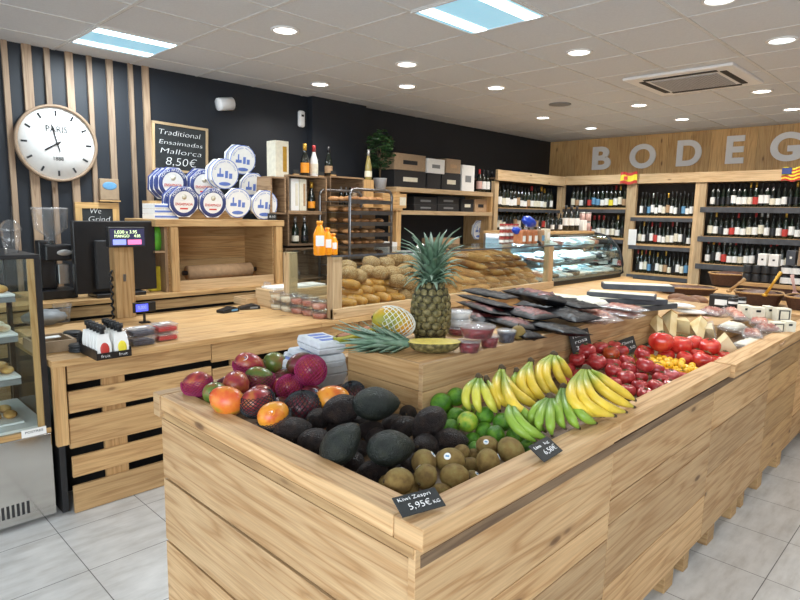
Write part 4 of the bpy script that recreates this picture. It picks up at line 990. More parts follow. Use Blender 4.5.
def envelope(label, px, py, z, rz, w=.2, d=.13, th=.025):
    p = pt(px, py, z=z); t = thing('paper_pack', label, 'packet', (p.x, p.y, z), rot=(.05, .08, rz), group='white paper packs right of the crate')
    m = MB(); m.ell((0, 0, th/2), (w/2, d/2, th/2), 20, 8, fn=lambda u: Vector((max(-.8, min(.8, u.x))*1.2, max(-.8, min(.8, u.y))*1.2, u.z))); m.build('paper_wrap', 'paper', t)
envelope('white folded paper pack, top of the pair beside the grey boxes', 680, 307, 1.04, -.3)
envelope('white paper pack, lower of the pair beside the grey boxes', 689, 313, 1.0, -.5, .22)
# cream boxes of glass jars
def cbox(label, x0, x1, y0, y1, z, win=False):
    p = pt((x0+x1)/2, y1, z=z); k = m_per_px(p); w = (x1-x0)*k; h = (y1-y0)*k
    t = thing('cream_box', label, 'box', (p.x+.03, p.y+.03, z), rot=(0, 0, AZ-math.pi/2-.1), group='cream jar boxes at the right of the island')
    MB().box(-w/2, w/2, -.03, .04, 0, h).build('carton', 'cream', t, bev=.002)
    if win:
        MB().box(-w*.4, w*.4, -.032, -.0305, h*.12, h*.88).build('dark_window', 'black', t); MB().box(-w*.3, w*.3, -.034, -.0325, h*.2, h*.8).build('jar_label', 'cream', t)
    else: MB().box(-w*.2, w*.15, -.032, -.0305, h*.62, h*.8).build('printed_mark', 'black', t)
zb_ = .99
cbox('cream box at the left end of the jar box row', 743, 753, 306, 318, zb_)
cbox('cream box second from the left in the jar box row', 753.5, 766, 308, 320, zb_)
cbox('slim cream box between the plain ones and the windowed box', 768, 775, 307, 319, zb_)
cbox('cream box with dark framed window on top at the right', 779, 792, 309, 322, zb_, True)
cbox('lower cream box with dark window under the windowed one', 775, 786, 323, 333, .95, True)
cbox('lower cream box at the far right edge of the stack', 787, 797, 322, 333, .95)
m = MB().box(3.9, 4.85, 1.12, 1.75, BED+.001, .985, grain=0); q = thing('low_riser', 'low wooden riser under the cream jar boxes', 'riser', (4.4, 1.4, BED)); m.build('riser_block', 'pine', q, world=True)
# small black jars
for i, (px, py) in enumerate(((729, 307), (737, 307), (744, 306), (733, 300), (741, 299))):
    z = .986+(.05 if i > 2 else 0); p = pt(px, py+5, z=z); t = thing('small_jar', 'small black lidded jar, %s behind the cream boxes' % ['front left', 'front middle', 'front right', 'upper left', 'upper right'][i], 'jar', (p.x, p.y, z), group='small black jars')
    MB().lathe([(.028, 0), (.03, .005), (.03, .034)], 16).build('jar_body', 'black', t); MB().lathe([(.0305, .010), (.0305, .026)], 16, caps=False).build('label', 'paper', t); MB().lathe([(.031, .034), (.031, .046), (0, .046)], 16).build('lid', 'black', t)

p = pt(733, 312, z=.986); t = thing('black_carton', 'black carton with white label behind the small black jars', 'box', (p.x+.12, p.y+.1, .986)); MB().box(-.06, .06, -.08, .08, 0, .10).build('carton', 'black', t, bev=.004); MB().box(-.062, -.0605, -.04, .04, .03, .07).build('label', 'paper', t)
# ============================================================ BASKET TABLE BEYOND THE ISLAND
bt = thing('basket_table', 'low pine table of wicker baskets between island and wine racks', 'table', (6.3, 1.7, 0))
BTZ = .86
MB().box(5.13, 7.4, .2, 3.24, BTZ-.04, BTZ, grain=1).build('table_top', 'pine', bt, world=True)
for x in (5.2, 7.3):
    for y in (.3, 3.1): MB().box(x-.04, x+.04, y-.04, y+.04, .002, BTZ-.041, grain=2).build('leg', 'pine', bt, world=True)
MB().box(5.14, 5.16, .25, 2.95, .15, BTZ-.042, grain=1).build('front_board', 'pine', bt, world=True)
M['wicker'] = plain('dark_wicker', (.055, .022, .012), .6, var=.4, scale=90, bmp=.8)
M['wicker_l'] = plain('light_wicker', (.40, .24, .10), .6, var=.3, scale=90, bmp=.8)
M['beans'] = fruit('dark_dried_fruit', [(.03, .012, .01), (.08, .03, .02), (.16, .06, .03)], 60, .4, bmp=.8, bscale=90)
M['brown_bread'] = fruit('dark_loaf_crust', [(.12, .05, .025), (.2, .09, .045), (.3, .17, .09)], 9, .6)
def basket(label, a, b, z, w, h, rim='wicker_l', fill='beans'):
    A_ = pt(*a, z=z); B_ = pt(*b, z=z); c = (A_+B_)/2; L = (B_-A_).length; t = thing('wicker_basket', label, 'basket', (c.x, c.y, z), rot=(0, 0, math.atan2(B_.y-A_.y, B_.x-A_.x)), group='wicker baskets on the far table')
    def ring(s, zz, n=28): return [(L/2*s*math.copysign(abs(math.cos(q))**.6, math.cos(q)), w/2*s*math.copysign(abs(math.sin(q))**.6, math.sin(q)), zz) for q in [2*math.pi*i/n for i in range(n)]]
    vs = ring(.8, 0)+ring(.9, h*.5)+ring(1, h)+ring(.93, h)+ring(.84, h*.55); fs = [(k*28+i, k*28+(i+1) % 28, (k+1)*28+(i+1) % 28, (k+1)*28+i) for k in range(4) for i in range(28)]+[tuple(reversed(range(28))), tuple(range(112, 140))]
    MB().add(vs, fs, smooth=False).build('basket_wall', 'wicker', t)
    MB().tube(ring(.985, h)+[ring(.985, h)[0]], .009, 6).build('rim', rim, t)
    m = MB(); m.ell((0, 0, h*.6), (L*.44, w*.42, h*.62), 20, 8, fn=lambda u: Vector((u.x, u.y, u.z+.12*noise.noise(u*6)))); f = m.build('contents', fill, t); f['kind'] = 'stuff'
basket('long shallow basket of dark dried fruit left of the handled ones', (656, 292), (716, 295), BTZ+.001, .35, .07)
basket('basket with a pale rim below the wide wine rack', (708, 284), (750, 286), BTZ+.02, .3, .13)
basket('deep dark basket in the middle right with a wooden scoop', (733, 302), (783, 306), BTZ+.001, .35, .11)
basket('dark basket cut by the right frame edge', (786, 307), (830, 312), BTZ+.001, .35, .11)
for i, (a, b) in enumerate((((664, 302), (690, 305)), ((676, 300), (700, 303)), ((688, 299), (708, 302)), ((668, 297), (690, 300)))):
    A_ = pt(*a, z=BTZ+.05); B_ = pt(*b, z=BTZ+.05); c = (A_+B_)/2
    t = thing('dark_loaf', ['long brown loaf nearest the island', 'brown loaf second from the left in front of the baskets', 'brown loaf furthest right beside the baskets', 'brown loaf behind the others at the left'][i], 'bread', c, rot=(0, 0, math.atan2((B_-A_).y, (B_-A_).x)), group='brown loaves beside the baskets')
    MB().ell((0, 0, 0), ((B_-A_).length/2, .055, .045), 20, 10).build('crust', 'brown_bread', t)
def scoop(label, a, b, mat):
    A_ = pt(*a, z=BTZ+.11); B_ = pt(b[0], b[1], x=A_.x-.02); t = thing('wooden_scoop', label, 'scoop', A_, group='scoops in the baskets'); MB().tube([A_, (A_+B_)/2, B_], [.016, .011, .016], 8).build('handle', mat, t, world=True)
    MB().ell(tuple(A_), (.035, .025, .015), 10, 6).build('bowl', mat, t, world=True)
scoop('thin pale scoop handle leaning left in the pale-rimmed basket', (729, 291), (745, 279), 'wicker_l'); scoop('orange wooden scoop standing in the deep dark basket', (765, 295), (781, 272), 'gold_foil'); scoop('pink tongs standing in the right basket', (795, 293), (792, 275), 'pink_label')
# riser with tins
rs_ = thing('tin_riser', 'dark wooden riser on the far table carrying tins', 'riser', (6.9, 1.4, BTZ)); RZ = pt(780, 285, x=6.65).z
MB().box(6.6, 7.3, .4, 1.75, RZ-.03, RZ, grain=1).build('board', 'pine', rs_, world=True); MB().box(6.62, 6.65, .45, 1.7, BTZ+.001, RZ-.031, grain=1).build('riser_front', 'wicker', rs_, world=True)
def tin(label, px, py, z, r, h, body, lab, x=6.7, grp='stacked tins on the far riser'):
    p = pt(px, py, x=x); t = thing('tin', label, 'tin', (p.x+.03, p.y, z), group=grp)
    MB().lathe([(r, 0), (r, h), (r*.96, h+.003), (0, h+.003)], 18).build('can', body, t); MB().lathe([(r*1.01, h*.15), (r*1.01, h*.8)], 18, caps=False).build('label', lab, t)
for rw in range(2):
    for k in range(4): tin('black tin in the %s row, %s of the dark stack' % (['lower', 'upper'][rw], ordn(k, 4)), 746+k*9.2, 280, RZ+.001+rw*.085, .043, .078, 'black', 'matt_black')
    for k in range(3): tin('white-labelled tin in the %s row, %s of the pale stack' % (['lower', 'upper'][rw], ordn(k, 3)), 784.5+k*9.2, 280, RZ+.001+rw*.095, .043, .088, 'black', 'paper')
px_lt = lambda q: q < 782
def wbox(label, x0, x1, y0, y1, mat, x=6.68, z=None):
    a = pt(x0, y1, x=x); b_ = pt(x1, y0, x=x); t = thing('carton', label, 'box', (x+.05, (a.y+b_.y)/2, (RZ+.172 if px_lt(x0) else RZ+.192) if z is None else z), group='cartons on top of the tins'); w = abs(a.y-b_.y)/2; h = b_.z-a.z
    MB().box(-.05, .05, -w, w, 0, h).build('carton_body', mat, t, bev=.003); MB().box(-.052, -.0505, -w*.3, w*.2, h*.45, h*.6).build('printed_mark', 'black' if mat == 'paper' else 'paper', t)
wbox('white carton with small print on top of the black tins, left', 757, 767, 255, 266, 'paper', x=6.7); wbox('white carton with small print on top of the black tins, right', 768, 779, 255, 266, 'paper'); wbox('dark patterned box beside the white cartons', 785, 796, 252, 266, 'box_grey')
wbox('brown cardboard box at the right edge above the tins', 797, 806, 248, 266, 'card')
# ============================================================ PASTRY FRIDGE AT THE LEFT
FY = 3.33; FX1 = .862; FX0 = -.75; FD = 3.95
fr = thing('pastry_fridge', 'glass pastry display fridge with polished steel base at the left edge', 'display fridge', ((FX0+FX1)/2, 3.6, 0))
MB().box(FX0, FX1, FY, FD, .03, .47).build('steel_base', 'mirror_steel', fr, world=True, bev=.004)
m = MB()
for k in range(40): m.box(FX1-.12-k*.022, FX1-.132-k*.022, FY-.002, FY, .075, .14)
m.build('vent_slots', 'matt_black', fr, world=True)
MB().box(FX0, FX1, FY, FD, .472, .50).build('wood_sill', 'pine_orange', fr, world=True)
MB().box(FX0+.01, FX1-.01, FY+.02, FD-.02, .501, .515).build('deck', 'white', fr, world=True)
TOPZ = 1.385
MB().box(FX0, FX1, FY-.005, FD, TOPZ-.02, TOPZ).build('top_frame', 'black', fr, world=True, bev=.003)
for x in (FX0, FX1-.025):
    for y in (FY-.004, FD-.025): MB().box(x, x+.025, y, y+.025, .5, TOPZ-.021).build('corner_post', 'black', fr, world=True)
MB().box(FX1-.055, FX1-.026, FY+.004, FY+.02, .5, TOPZ-.021, grain=2).build('wood_trim', 'pine_orange', fr, world=True)
MB().box(FX0+.02, FX1-.03, FY+.002, FY+.006, .502, TOPZ-.022).build('front_glass', 'glass', fr, world=True)
MB().box(FX1-.006, FX1-.002, FY+.03, FD-.03, .502, TOPZ-.022).build('side_glass', 'glass', fr, world=True)
MB().box(FX0+.02, FX1-.03, FD-.02, FD-.015, .502, TOPZ-.022).build('back_glass', 'glass', fr, world=True)
shz = [pt(10, q, y=FY+.1).z for q in (297, 337, 380)]
for z in shz:
    MB().box(FX0+.02, FX1-.06, FY+.08, FD-.05, z-.006, z).build('glass_shelf', 'glass', fr, world=True)
    MB().box(FX0+.02, FX1-.10, FY+.07, FY+.082, z-.022, z+.004).build('shelf_edge', 'grey', fr, world=True)
M['pastry'] = fruit('golden_pastry', [(.30, .13, .03), (.55, .30, .08), (.7, .45, .16)], 14, .5)
M['cream_food'] = fruit('pale_filling', [(.62, .55, .4), (.72, .66, .5), (.5, .3, .16)], 14, .6)
names = ['top shelf', 'middle shelf', 'lowest shelf', 'fridge floor']
for i, z in enumerate([shz[0], shz[1], shz[2], .516]):
    for j in range(2):
        x = .66-j*.26
        t = thing('pastry_tray', 'white tray of pastries on the %s, %s' % (names[i], ['nearest the corner post', 'further left']), 'tray', (x-.0, FY+.27, z+.001), group='pastry trays in the fridge')
        t['label'] = 'white tray of pastries on the %s of the fridge, %s' % (names[i], ['nearest the corner post', 'further left'][j])
        MB().box(-.11, .11, -.17, .17, 0, .012).build('tray', 'white', t, bev=.003)
        for a in range(3):
            for c in range(2):
                m = MB(); m.ell((0, 0, 0), (.032, .045, .02), 12, 8); o = m.build('pastry', ['pastry', 'cream_food', 'pastry', 'pastry'][i], t); o.location = (-.07+a*.07, -.07+c*.12, .030)
light('AREA', (.3, FY+.3, TOPZ-.03), 4, .7, (.9, .97, 1), name='fridge_lamp')
p = pt(34, 432, y=FY-.004); t = thing('shelf_label', 'small white price label on the fridge sill', 'label', p)
MB().box(-.055, .055, -.003, 0, -.02, .02).build('card', 'paper', t); text('POSTRES', .012, FACE_Y(0, -.0035, .004), 'dgrey', t, width=.08)
# wooden block and plastic cup on the fridge
p = pt(12, 254, y=FY+.2); t = thing('plastic_cup', 'clear iced drink cup with dome lid and black straw on the fridge', 'cup', (pt(12, 256, y=FY+.16).x, FY+.16, TOPZ+.001))
k = m_per_px(t.location)
MB().lathe([(6*k, 0), (7.5*k, 10*k), (9.5*k, 22*k)], 24).build('cup_wall', 'plastic', t)
MB().lathe([(10.3*k, 22*k), (10.3*k, 24*k), (8.8*k, 28*k), (5*k, 32*k), (1.5*k, 33*k)], 24, caps=False).build('dome_lid', 'plastic', t)
MB().tube([(0, 0, 10*k), (2*k, -1*k, 46*k)], .8*k, 8).build('straw', 'black', t)

# ============================================================ THINGS ON THE PAY COUNTER
C1 = CT+.001
def onctr(px, py, z=None): q = pt(px, py, z=CT if z is None else z); return Vector((q.x, q.y, C1 if z is None else z))
p = onctr(56, 352); t = thing('cardboard_box', 'small open brown card box with a white receipt at the counter end', 'box', p+Vector((0, .1, 0)))
m = MB().box(-.085, .085, -.1, .1, 0, .004).box(-.1, -.085, -.11, .11, 0, .06).box(.085, .1, -.11, .11, 0, .06).box(-.1, .1, -.115, -.1, 0, .06).box(-.1, .1, .1, .115, 0, .06); m.build('box_walls', 'card', t)
MB().box(-.06, .05, -.03, .02, .062, .066).build('receipt', 'paper', t)
M['lid'] = plain('black_cup_lid', (.02, .022, .026), .4)
for i, (px, py, n, lab) in enumerate(((79, 351, 3, 'short stack of black cup lids in front, beside the pouches'), (73, 343, 5, 'taller stack of black cup lids behind the card box'), (84, 342, 4, 'stack of black cup lids against the pouch display'))):
    p = onctr(px, py); t = thing('lid_stack', lab, 'cup lids', p, group='stacks of black cup lids')
    for k in range(n): MB().lathe([(.048, k*.014), (.05, k*.014+.004), (.044, k*.014+.012), (.03, k*.014+.012)], 22).build('lid', 'lid', t)
p = onctr(63, 322); t = thing('deli_cup', 'empty clear plastic cup standing behind the card box', 'cup', p); k = m_per_px(p)
MB().lathe([(6*k, 0), (9*k, 18*k)], 20, caps=False).lathe([(6*k, .001), (0, .001)], 20, caps=False).build('cup_wall', 'plastic', t)
p = onctr(45, 325); t = thing('cloth_bag', 'grey folded cloth bag behind the card box', 'bag', p+Vector((0, 0, .03)))
MB().ell((0, 0, 0.02), (.13, .1, .05), 20, 12, fn=lambda u: Vector((u.x, u.y, max(-1, u.z)))*(1+.2*noise.noise(u*3))).build('bag_cloth', 'grey', t)
# pouch display box
p0_ = onctr(98, 361); p1_ = onctr(131, 356)
t = thing('display_box', 'black counter display box holding white spouted fruit pouches', 'display box', ((p0_.x+p1_.x)/2, p0_.y, C1)); w = p1_.x-p0_.x; HX = w/2*1.06
m = MB().box(-HX, HX, 0, .004, 0, .035).box(-HX, HX, .26, .264, 0, .10).box(-HX, -HX+.004, .004, .26, 0, .05).box(HX-.004, HX, .004, .26, 0, .05).box(-HX, HX, 0, .26, 0, .003); m.build('box_walls', 'black', t)
for s in (-1, 1): text('fruit', .016, FACE_Y(s*HX*.5, -.0015, .018), 'chalk', t, width=HX*.5)
base = t.location
for c_ in range(2):
    for r_ in range(5):
        loc = (base.x+(c_-.5)*HX*1.0, base.y+.02+r_*.048, C1+.004)
        if r_ == 0 and c_ == 0 or r_ == 0 and c_ == 1:
            q = thing('fruit_pouch', '', 'pouch', loc, rot=(-.12, 0, 0), group='white spouted fruit pouches')
            ww = HX*.42; m = MB(); hh = .125
            m.add([(-ww, -.012, 0), (ww, -.012, 0), (ww, .012, 0), (-ww, .012, 0), (-ww, -.014, hh*.55), (ww, -.014, hh*.55), (ww, .012, hh*.55), (-ww, .012, hh*.55), (-ww*.8, -.003, hh), (ww*.8, -.003, hh), (ww*.8, .003, hh), (-ww*.8, .003, hh)], [(0, 3, 2, 1), (0, 1, 5, 4), (1, 2, 6, 5), (2, 3, 7, 6), (3, 0, 4, 7), (4, 5, 9, 8), (5, 6, 10, 9), (6, 7, 11, 10), (7, 4, 8, 11), (8, 9, 10, 11)])
            m.build('pouch_body', 'paper', q, bev=.004)
            MB().ell((.002, -.014, hh*.36), (ww*.62, .005, hh*.28), 14, 8).build('fruit_picture', ['red_label', 'yellow_label'][c_], q)
            MB().box(-ww*.6, ww*.6, -.013, -.0115, hh*.72, hh*.78).build('printed_line', 'navy_print', q).rotation_euler = (-.09, 0, 0)
            MB().lathe([(.012, hh), (.012, hh+.02), (.019, hh+.02), (.019, hh+.045), (0, hh+.045)], 14).build('spout_cap', 'black', q)
            if c_ == 0: FP = [q]
            else: FP.append(q)
            o = q
        else: o = dup(FP[c_], loc)
        o['label'] = 'white pouch with a %s picture and black cap, %s from the front' % (['red', 'yellow'][c_], ['first', 'second', 'third', 'fourth', 'fifth'][r_])
# berry punnets
def punnet(label, px, py, lv, w, d, h, fill, grp):
    p = onctr(px, py); t = thing('berry_punnet', label, 'punnet', (p.x, p.y+d/2, C1+lv*(h+.002)), rot=(0, 0, 0), group=grp)
    MB().box(-w/2, w/2, -d/2, d/2, 0, h*.8, T=None).build('tub', 'plastic', t, bev=.006); MB().box(-w*.46, w*.46, -d*.46, d*.46, .003, h*.6).build('berries', fill, t, bev=.008)
    MB().box(-w*.52, w*.52, -d*.52, d*.52, h*.8, h*.95).build('lid', 'film', t, bev=.004); MB().box(-w*.2, w*.25, -d*.2, d*.2, h*.951, h*.96).build('label', 'paper', t)
g4 = 'clear berry punnets on the counter'
punnet('lower punnet of dark blueberries at the counter edge', 145, 346, 0, .13, .11, .05, 'blueberry', g4); punnet('upper punnet of dark blueberries at the counter edge', 145, 346, 1, .13, .11, .05, 'blueberry', g4)
punnet('dark blueberry punnet behind the others, next to the pouches', 135, 338, 0, .12, .11, .05, 'blueberry', g4)
punnet('lower punnet of red berries', 169, 341, 0, .12, .11, .05, 'berry_red', g4); punnet('upper punnet of red berries', 169, 341, 1, .12, .11, .05, 'berry_red', g4)
punnet('red berry punnet lying behind the red pair', 162, 334, 0, .12, .11, .05, 'berry_red', g4)
# scale display
M['screen_blue'] = plain('lit_blue_screen', (.03, .05, .5), .3, emit=(.10, .12, 1), es=1.2)
M['screen_dark'] = plain('lit_dark_screen', (.02, .02, .05), .3, emit=(.05, .05, .12), es=.5)
M['glow_text'] = emis('lit_screen_text', (.75, .95, .5), 1.2); M['glow_blue'] = emis('lit_screen_blue', (.25, .3, 1), .9); M['glow_red'] = emis('lit_screen_red', (.9, .2, .45), .7)
p = onctr(145, 323); k = m_per_px(p)
t = thing('scale_display', 'small blue-lit scale display on a short stand on the counter', 'display', p)
MB().box(-.03, .03, -.02, .03, 0, .008).box(-.007, .007, 0, .012, .008, 12*k).build('stand', 'black', t)
MB().box(-11*k, 11*k, -.012, .012, 11*k, 21*k).build('housing', 'black', t, bev=.004); MB().box(-9*k, 3*k, -.0135, -.0125, 12.2*k, 19.5*k).build('screen', 'screen_blue', t)
text('0,000', 3.5*k, FACE_Y(-3*k, -.014, 16*k), 'glow_blue', t, width=8*k)
# post with customer display, cable
p = pt(127, 318, z=CT); PX, PY = p.x, p.y
pz = pt(124, 247, y=PY).z; pw = 9.3*m_per_px(p)
t = thing('wooden_post', 'square pine post rising from the counter in front of the till', 'post', (PX, PY+.05, C1))
MB().box(-pw, pw, -.05, .045, 0, pz-C1, grain=2).build('timber', 'pine', t, bev=.003); MB().box(-pw*.2, pw*.1, -.053, -.05, .26, .31).build('steel_clip', 'steel_dark', t)
t = thing('customer_display', 'lit customer display with prices mounted on the wooden post', 'display', (PX+.01, PY-.01, pz)); hw = 17.5*m_per_px(p); hh = 19.5*m_per_px(p)
MB().box(-hw, hw, -.04, .02, 0.001, hh).build('housing', 'black', t, bev=.005); MB().box(-hw*.93, hw*.93, -.0415, -.0405, hh*.08, hh*.93).build('screen', 'screen_dark', t)
text('1,030 x 3.95', .022, FACE_Y(-hw*.1, -.043, hh*.76), 'glow_text', t, width=hw*1.2); text('MANGO    4.05', .02, FACE_Y(-hw*.0, -.043, hh*.56), 'glow_text', t, width=hw*1.4)
MB().box(-hw*.8, -hw*.1, -.043, -.042, hh*.14, hh*.4).build('screen_picture', 'glow_blue', t); MB().box(hw*.0, hw*.75, -.043, -.042, hh*.14, hh*.38).build('screen_picture', 'glow_red', t)
m = MB(); m.tube([(PX-pw-.02+.008*math.sin(i*1.9), PY+.02+.008*math.cos(i*1.9), C1+.001+i*.016) for i in range(22)], .008, 6); o = m.build('cable_bundle', 'black'); tag(o, 'black tangled cable hanging beside the wooden post', 'cable')
# card terminals
for lab, px, py, rz in (('black card terminal lying left on the counter, blue keys', 228, 312, .2), ('black card terminal lying right, nearest the wooden tray', 249, 309, -.3)):
    p = onctr(px, py); t = thing('card_terminal', lab, 'card terminal', p, rot=(0, 0, rz), group='card terminals')
    m = MB(); m.prism([(-.08, 0), (.08, 0), (.08, .025), (.03, .04), (-.08, .02)], -.04, .04, plane='xz'); m.build('housing', 'black', t, bev=.005); MB().box(.0, .06, -.0415, -.0405, .008, .022).build('screen', 'blue_label' if px == 228 else 'grey', t)
# light wood tray with cutlery things
p = onctr(257, 303); t = thing('wooden_tray', 'pale shallow wooden tray with packets behind the card terminals', 'tray', p+Vector((0, 0, 0)))
m = MB().box(-.15, .15, -.09, .09, 0, .008).box(-.15, .15, -.1, -.09, 0, .06).box(-.15, .15, .09, .1, 0, .06).box(-.16, -.15, -.1, .1, 0, .06).box(.15, .16, -.1, .1, 0, .06); m.build('tray_walls', 'pine_pale', t, bev=.003)
b0 = t.location
for lab, dx, dy, mat, rz, h in (('dark packet standing in the wooden tray', .05, .02, 'grey', .4, .10), ('clear packet standing in the wooden tray, tallest', .09, .03, 'film', .1, .16), ('pale packet leaning out of the wooden tray at right', .13, -.02, 'foil', -.3, .12)):
    q = thing('packet', lab, 'packet', (b0.x+dx, b0.y+dy, C1+.009), rot=(0, .25, rz)); MB().box(-.035, .035, -.012, .012, 0, h).build('wrapper', mat, q, bev=.008); MB().box(-.02, .02, -.0135, -.0125, h*.3, h*.6).build('label', 'paper', q)
# stacked clear round tubs
def ctub(label, px, py, lv, fill):
    p = onctr(px, py); k = m_per_px(p); r = 9*k; h = 9.2*k; t = thing('plastic_tub', label, 'tub', (p.x, p.y, C1+lv*(h+.001)), group='round clear tubs stacked on the counter')
    MB().lathe([(r*.85, 0), (r, h*.8)], 20, caps=False).build('tub_wall', 'plastic', t); MB().lathe([(0, .001), (r*.8, .002), (r*.9, h*.5), (0, h*.55)], 18).build('contents', fill, t); MB().lathe([(r*1.03, h*.8), (r*1.03, h*.95), (0, h*.95)], 20).build('lid', 'plastic', t)
for px, py, n, fill, nm_ in ((279, 309, 2, 'cream_food', 'leftmost pale stack'), (289, 311, 2, 'cream_food', 'second pale stack'), (299, 313, 2, 'meat_pink', 'pink stack beside the pale ones'), (310, 315, 2, 'meat_pink', 'taller pink stack'), (320, 318, 2, 'meat_pink', 'pink stack nearest the bread case')):
    for lv in range(n): ctub('%s clear tub in the %s on the counter' % (['lower', 'upper'][lv], nm_), px, py, lv, fill)
# low timber blocks and white boxes behind the tubs
p = onctr(300, 300); t = thing('wooden_crate', 'pale wooden box behind the round tubs', 'box', (2.95, 4.12, C1)); MB().box(-.3, .28, -.13, .13, 0, .14, grain=0).build('box_body', 'pine_pale', t, bev=.004)
t = thing('board_stack', 'white boards lying on the pale wooden box', 'boards', (2.95, 4.12, C1+.141)); MB().box(-.26, .1, -.1, .1, 0, .015).build('board', 'paper', t); MB().box(.12, .26, -.08, .1, 0, .015).build('board', 'paper', t)

# ============================================================ BREAD CASE ON THE COUNTER
BC0, BC1 = pt(335, 318, y=CY0).x, pt(553, 282, y=CY0).x; BZ = pt(333, 255, y=CY0+.03).z; BYB = 3.92
bc = thing('bread_case', 'long glass and pine bread display case standing on the counter', 'display case', ((BC0+BC1)/2, 3.6, CT))
MB().box(BC0-.02, BC1, CY0-.01, CY0+.03, C1, C1+.075, grain=0).build('front_rail', 'pine_pale', bc, world=True, bev=.003)
MB().box(BC0-.02, BC1, BYB-.03, BYB, C1, C1+.075, grain=0).build('back_rail', 'pine_pale', bc, world=True, bev=.003)
for x in (BC0-.02, BC1-.1):
    for y in (CY0+.0, BYB-.07): MB().box(x, x+.085, y, y+.07, C1+.001, BZ-.012, grain=2).build('post', 'pine_pale', bc, world=True, bev=.003)
MB().box(BC0-.05, BC1+.02, CY0-.02, BYB+.02, BZ-.011, BZ).build('glass_top', 'glass', bc, world=True)
MB().box(BC0-.05, BC1+.02, CY0-.022, CY0-.019, BZ-.012, BZ+.001).build('glass_edge', 'dgrey', bc, world=True)
MB().box(BC0+.066, BC1-.1, CY0+.012, CY0+.017, C1+.076, BZ-.013).build('front_glass', 'glass', bc, world=True)
MB().box(BC0-.015, BC0-.01, CY0+.07, BYB-.07, C1+.02, BZ-.013).build('side_glass', 'glass', bc, world=True)
MB().box(BC0+.07, BC1-.02, CY0+.031, BYB-.031, C1, C1+.02, grain=0).build('case_floor', 'pine', bc, world=True)
BF = C1+.021
M['roll'] = fruit('golden_roll_crust', [(.34, .12, .015), (.52, .22, .03), (.62, .33, .07)], 9, .4, coat=.2)
M['loaf'] = fruit('floured_loaf_crust', [(.22, .10, .03), (.38, .20, .07), (.58, .42, .24)], 9, .7)
M['baguette'] = fruit('baguette_crust', [(.20, .075, .015), (.44, .19, .04), (.60, .33, .10)], 7, .55)
def loaf(name, label, px, py, rp, z, ax, mat, rot, grp, prot={}):
    yy_ = z if z > 2 else None
    p = pt(px, py, y=yy_) if yy_ else pt(px, py, z=z); p.z = max(p.z, BF+.03); k = m_per_px(p); key = (mat, ax)
    if key not in prot:
        t = thing(name, label, 'bread'); n = 5 if ax[0] > 1.5 else 3
        MB().ell((0, 0, 0), ax, 20, 12, fn=lambda u: u*(1+.06*math.cos(u.x*9)*(abs(u.z) < .9))).build('crust', mat, t)
        m = MB()
        for i in range(n): x = ax[0]*(-.6+1.2*(i/(n-1))); m.tube([(x-.12, -.45*ax[1], ax[2]*.80*math.sqrt(max(.1, 1-(x/ax[0])**2))), (x, 0, ax[2]*.97*math.sqrt(max(.1, 1-(x/ax[0])**2))), (x+.12, .45*ax[1], ax[2]*.80*math.sqrt(max(.1, 1-(x/ax[0])**2)))], .09, 6, flat=.6)
        m.build('scoring', 'wicker_l', t); prot[key] = Proto(t)
    prot[key].put(p, rot, rp*k, label, grp)
random.seed(21); gr_ = 'golden long rolls in the bread case'
def rr(): return (random.uniform(-.15, .15), random.uniform(-.1, .1), math.pi/2+random.uniform(-.25, .25)+.35)
rolls = [(346, 303), (357, 300), (369, 299), (381, 297), (352, 292), (363, 290), (375, 290), (388, 292), (350, 284), (362, 283), (374, 283), (386, 284), (394, 298)]
for i, row in enumerate(rows_of(rolls, 5)):
    for j, (px, py) in enumerate(row): loaf('bread_roll', 'golden long roll in the %s, %s' % (RNB(i, 3), ordn(j, len(row))), px, py, 6.6, 3.41+i*.08, (1.9, .95, .8), 'roll', rr(), gr_)
gl = 'floured round loaves in the bread case'
lo = [(403, 296), (412, 292), (408, 283), (398, 281), (420, 285), (392, 273), (404, 271), (416, 272), (428, 277), (380, 273), (368, 272), (358, 276), (349, 273), (348, 267), (371, 263), (386, 264), (395, 259), (407, 262), (420, 266), (402, 263)]
for i, row in enumerate(rows_of(lo, 5)):
    for j, (px, py) in enumerate(row): loaf('round_loaf', 'round floured loaf in the %s of loaves, %s' % (RNB(i, 4), ordn(j, len(row))), px, py, 8.6, 3.42+i*.12, (1.1, 1, .85), 'loaf', (random.uniform(-.2, .2), random.uniform(-.2, .2), random.random()*3), gl)
bg_ = 'baguettes in the bread case'
bags = []
for lv in range(5):
    for c_ in range(8-lv):
        bags.append((4.30+.165*c_+.0825*lv, lv))
n = 0
for x, lv in bags:
    nxt = [b for b in bags if b[1] == lv]; j = nxt.index((x, lv)); z = BF+.085+lv*.066
    if 'bagp' not in globals():
        t = thing('baguette', '', 'bread'); MB().ell((0, 0, 0), (.27, .050, .040), 18, 14, fn=lambda u: Vector((u.x, u.y*(1-.15*abs(u.x)), u.z))).build('crust', 'baguette', t)
        m = MB()
        for i in range(5): q_ = -.2+i*.1; m.tube([(q_-.03, -.016, .025), (q_, 0, .032), (q_+.03, .016, .025)], .005, 5)
        m.build('scoring', 'cream_food', t); bagp = Proto(t)
    y = 3.61
    bagp.put((x, y+random.uniform(-.02, .02), z), (0, -.18+random.uniform(-.03, .03), math.radians(136)+random.uniform(-.08, .08)), 1, 'long crusty baguette in the %s layer of the stack, %s' % (['bottom', 'second', 'third', 'fourth', 'top'][lv], ordn(j, len(nxt))), bg_)
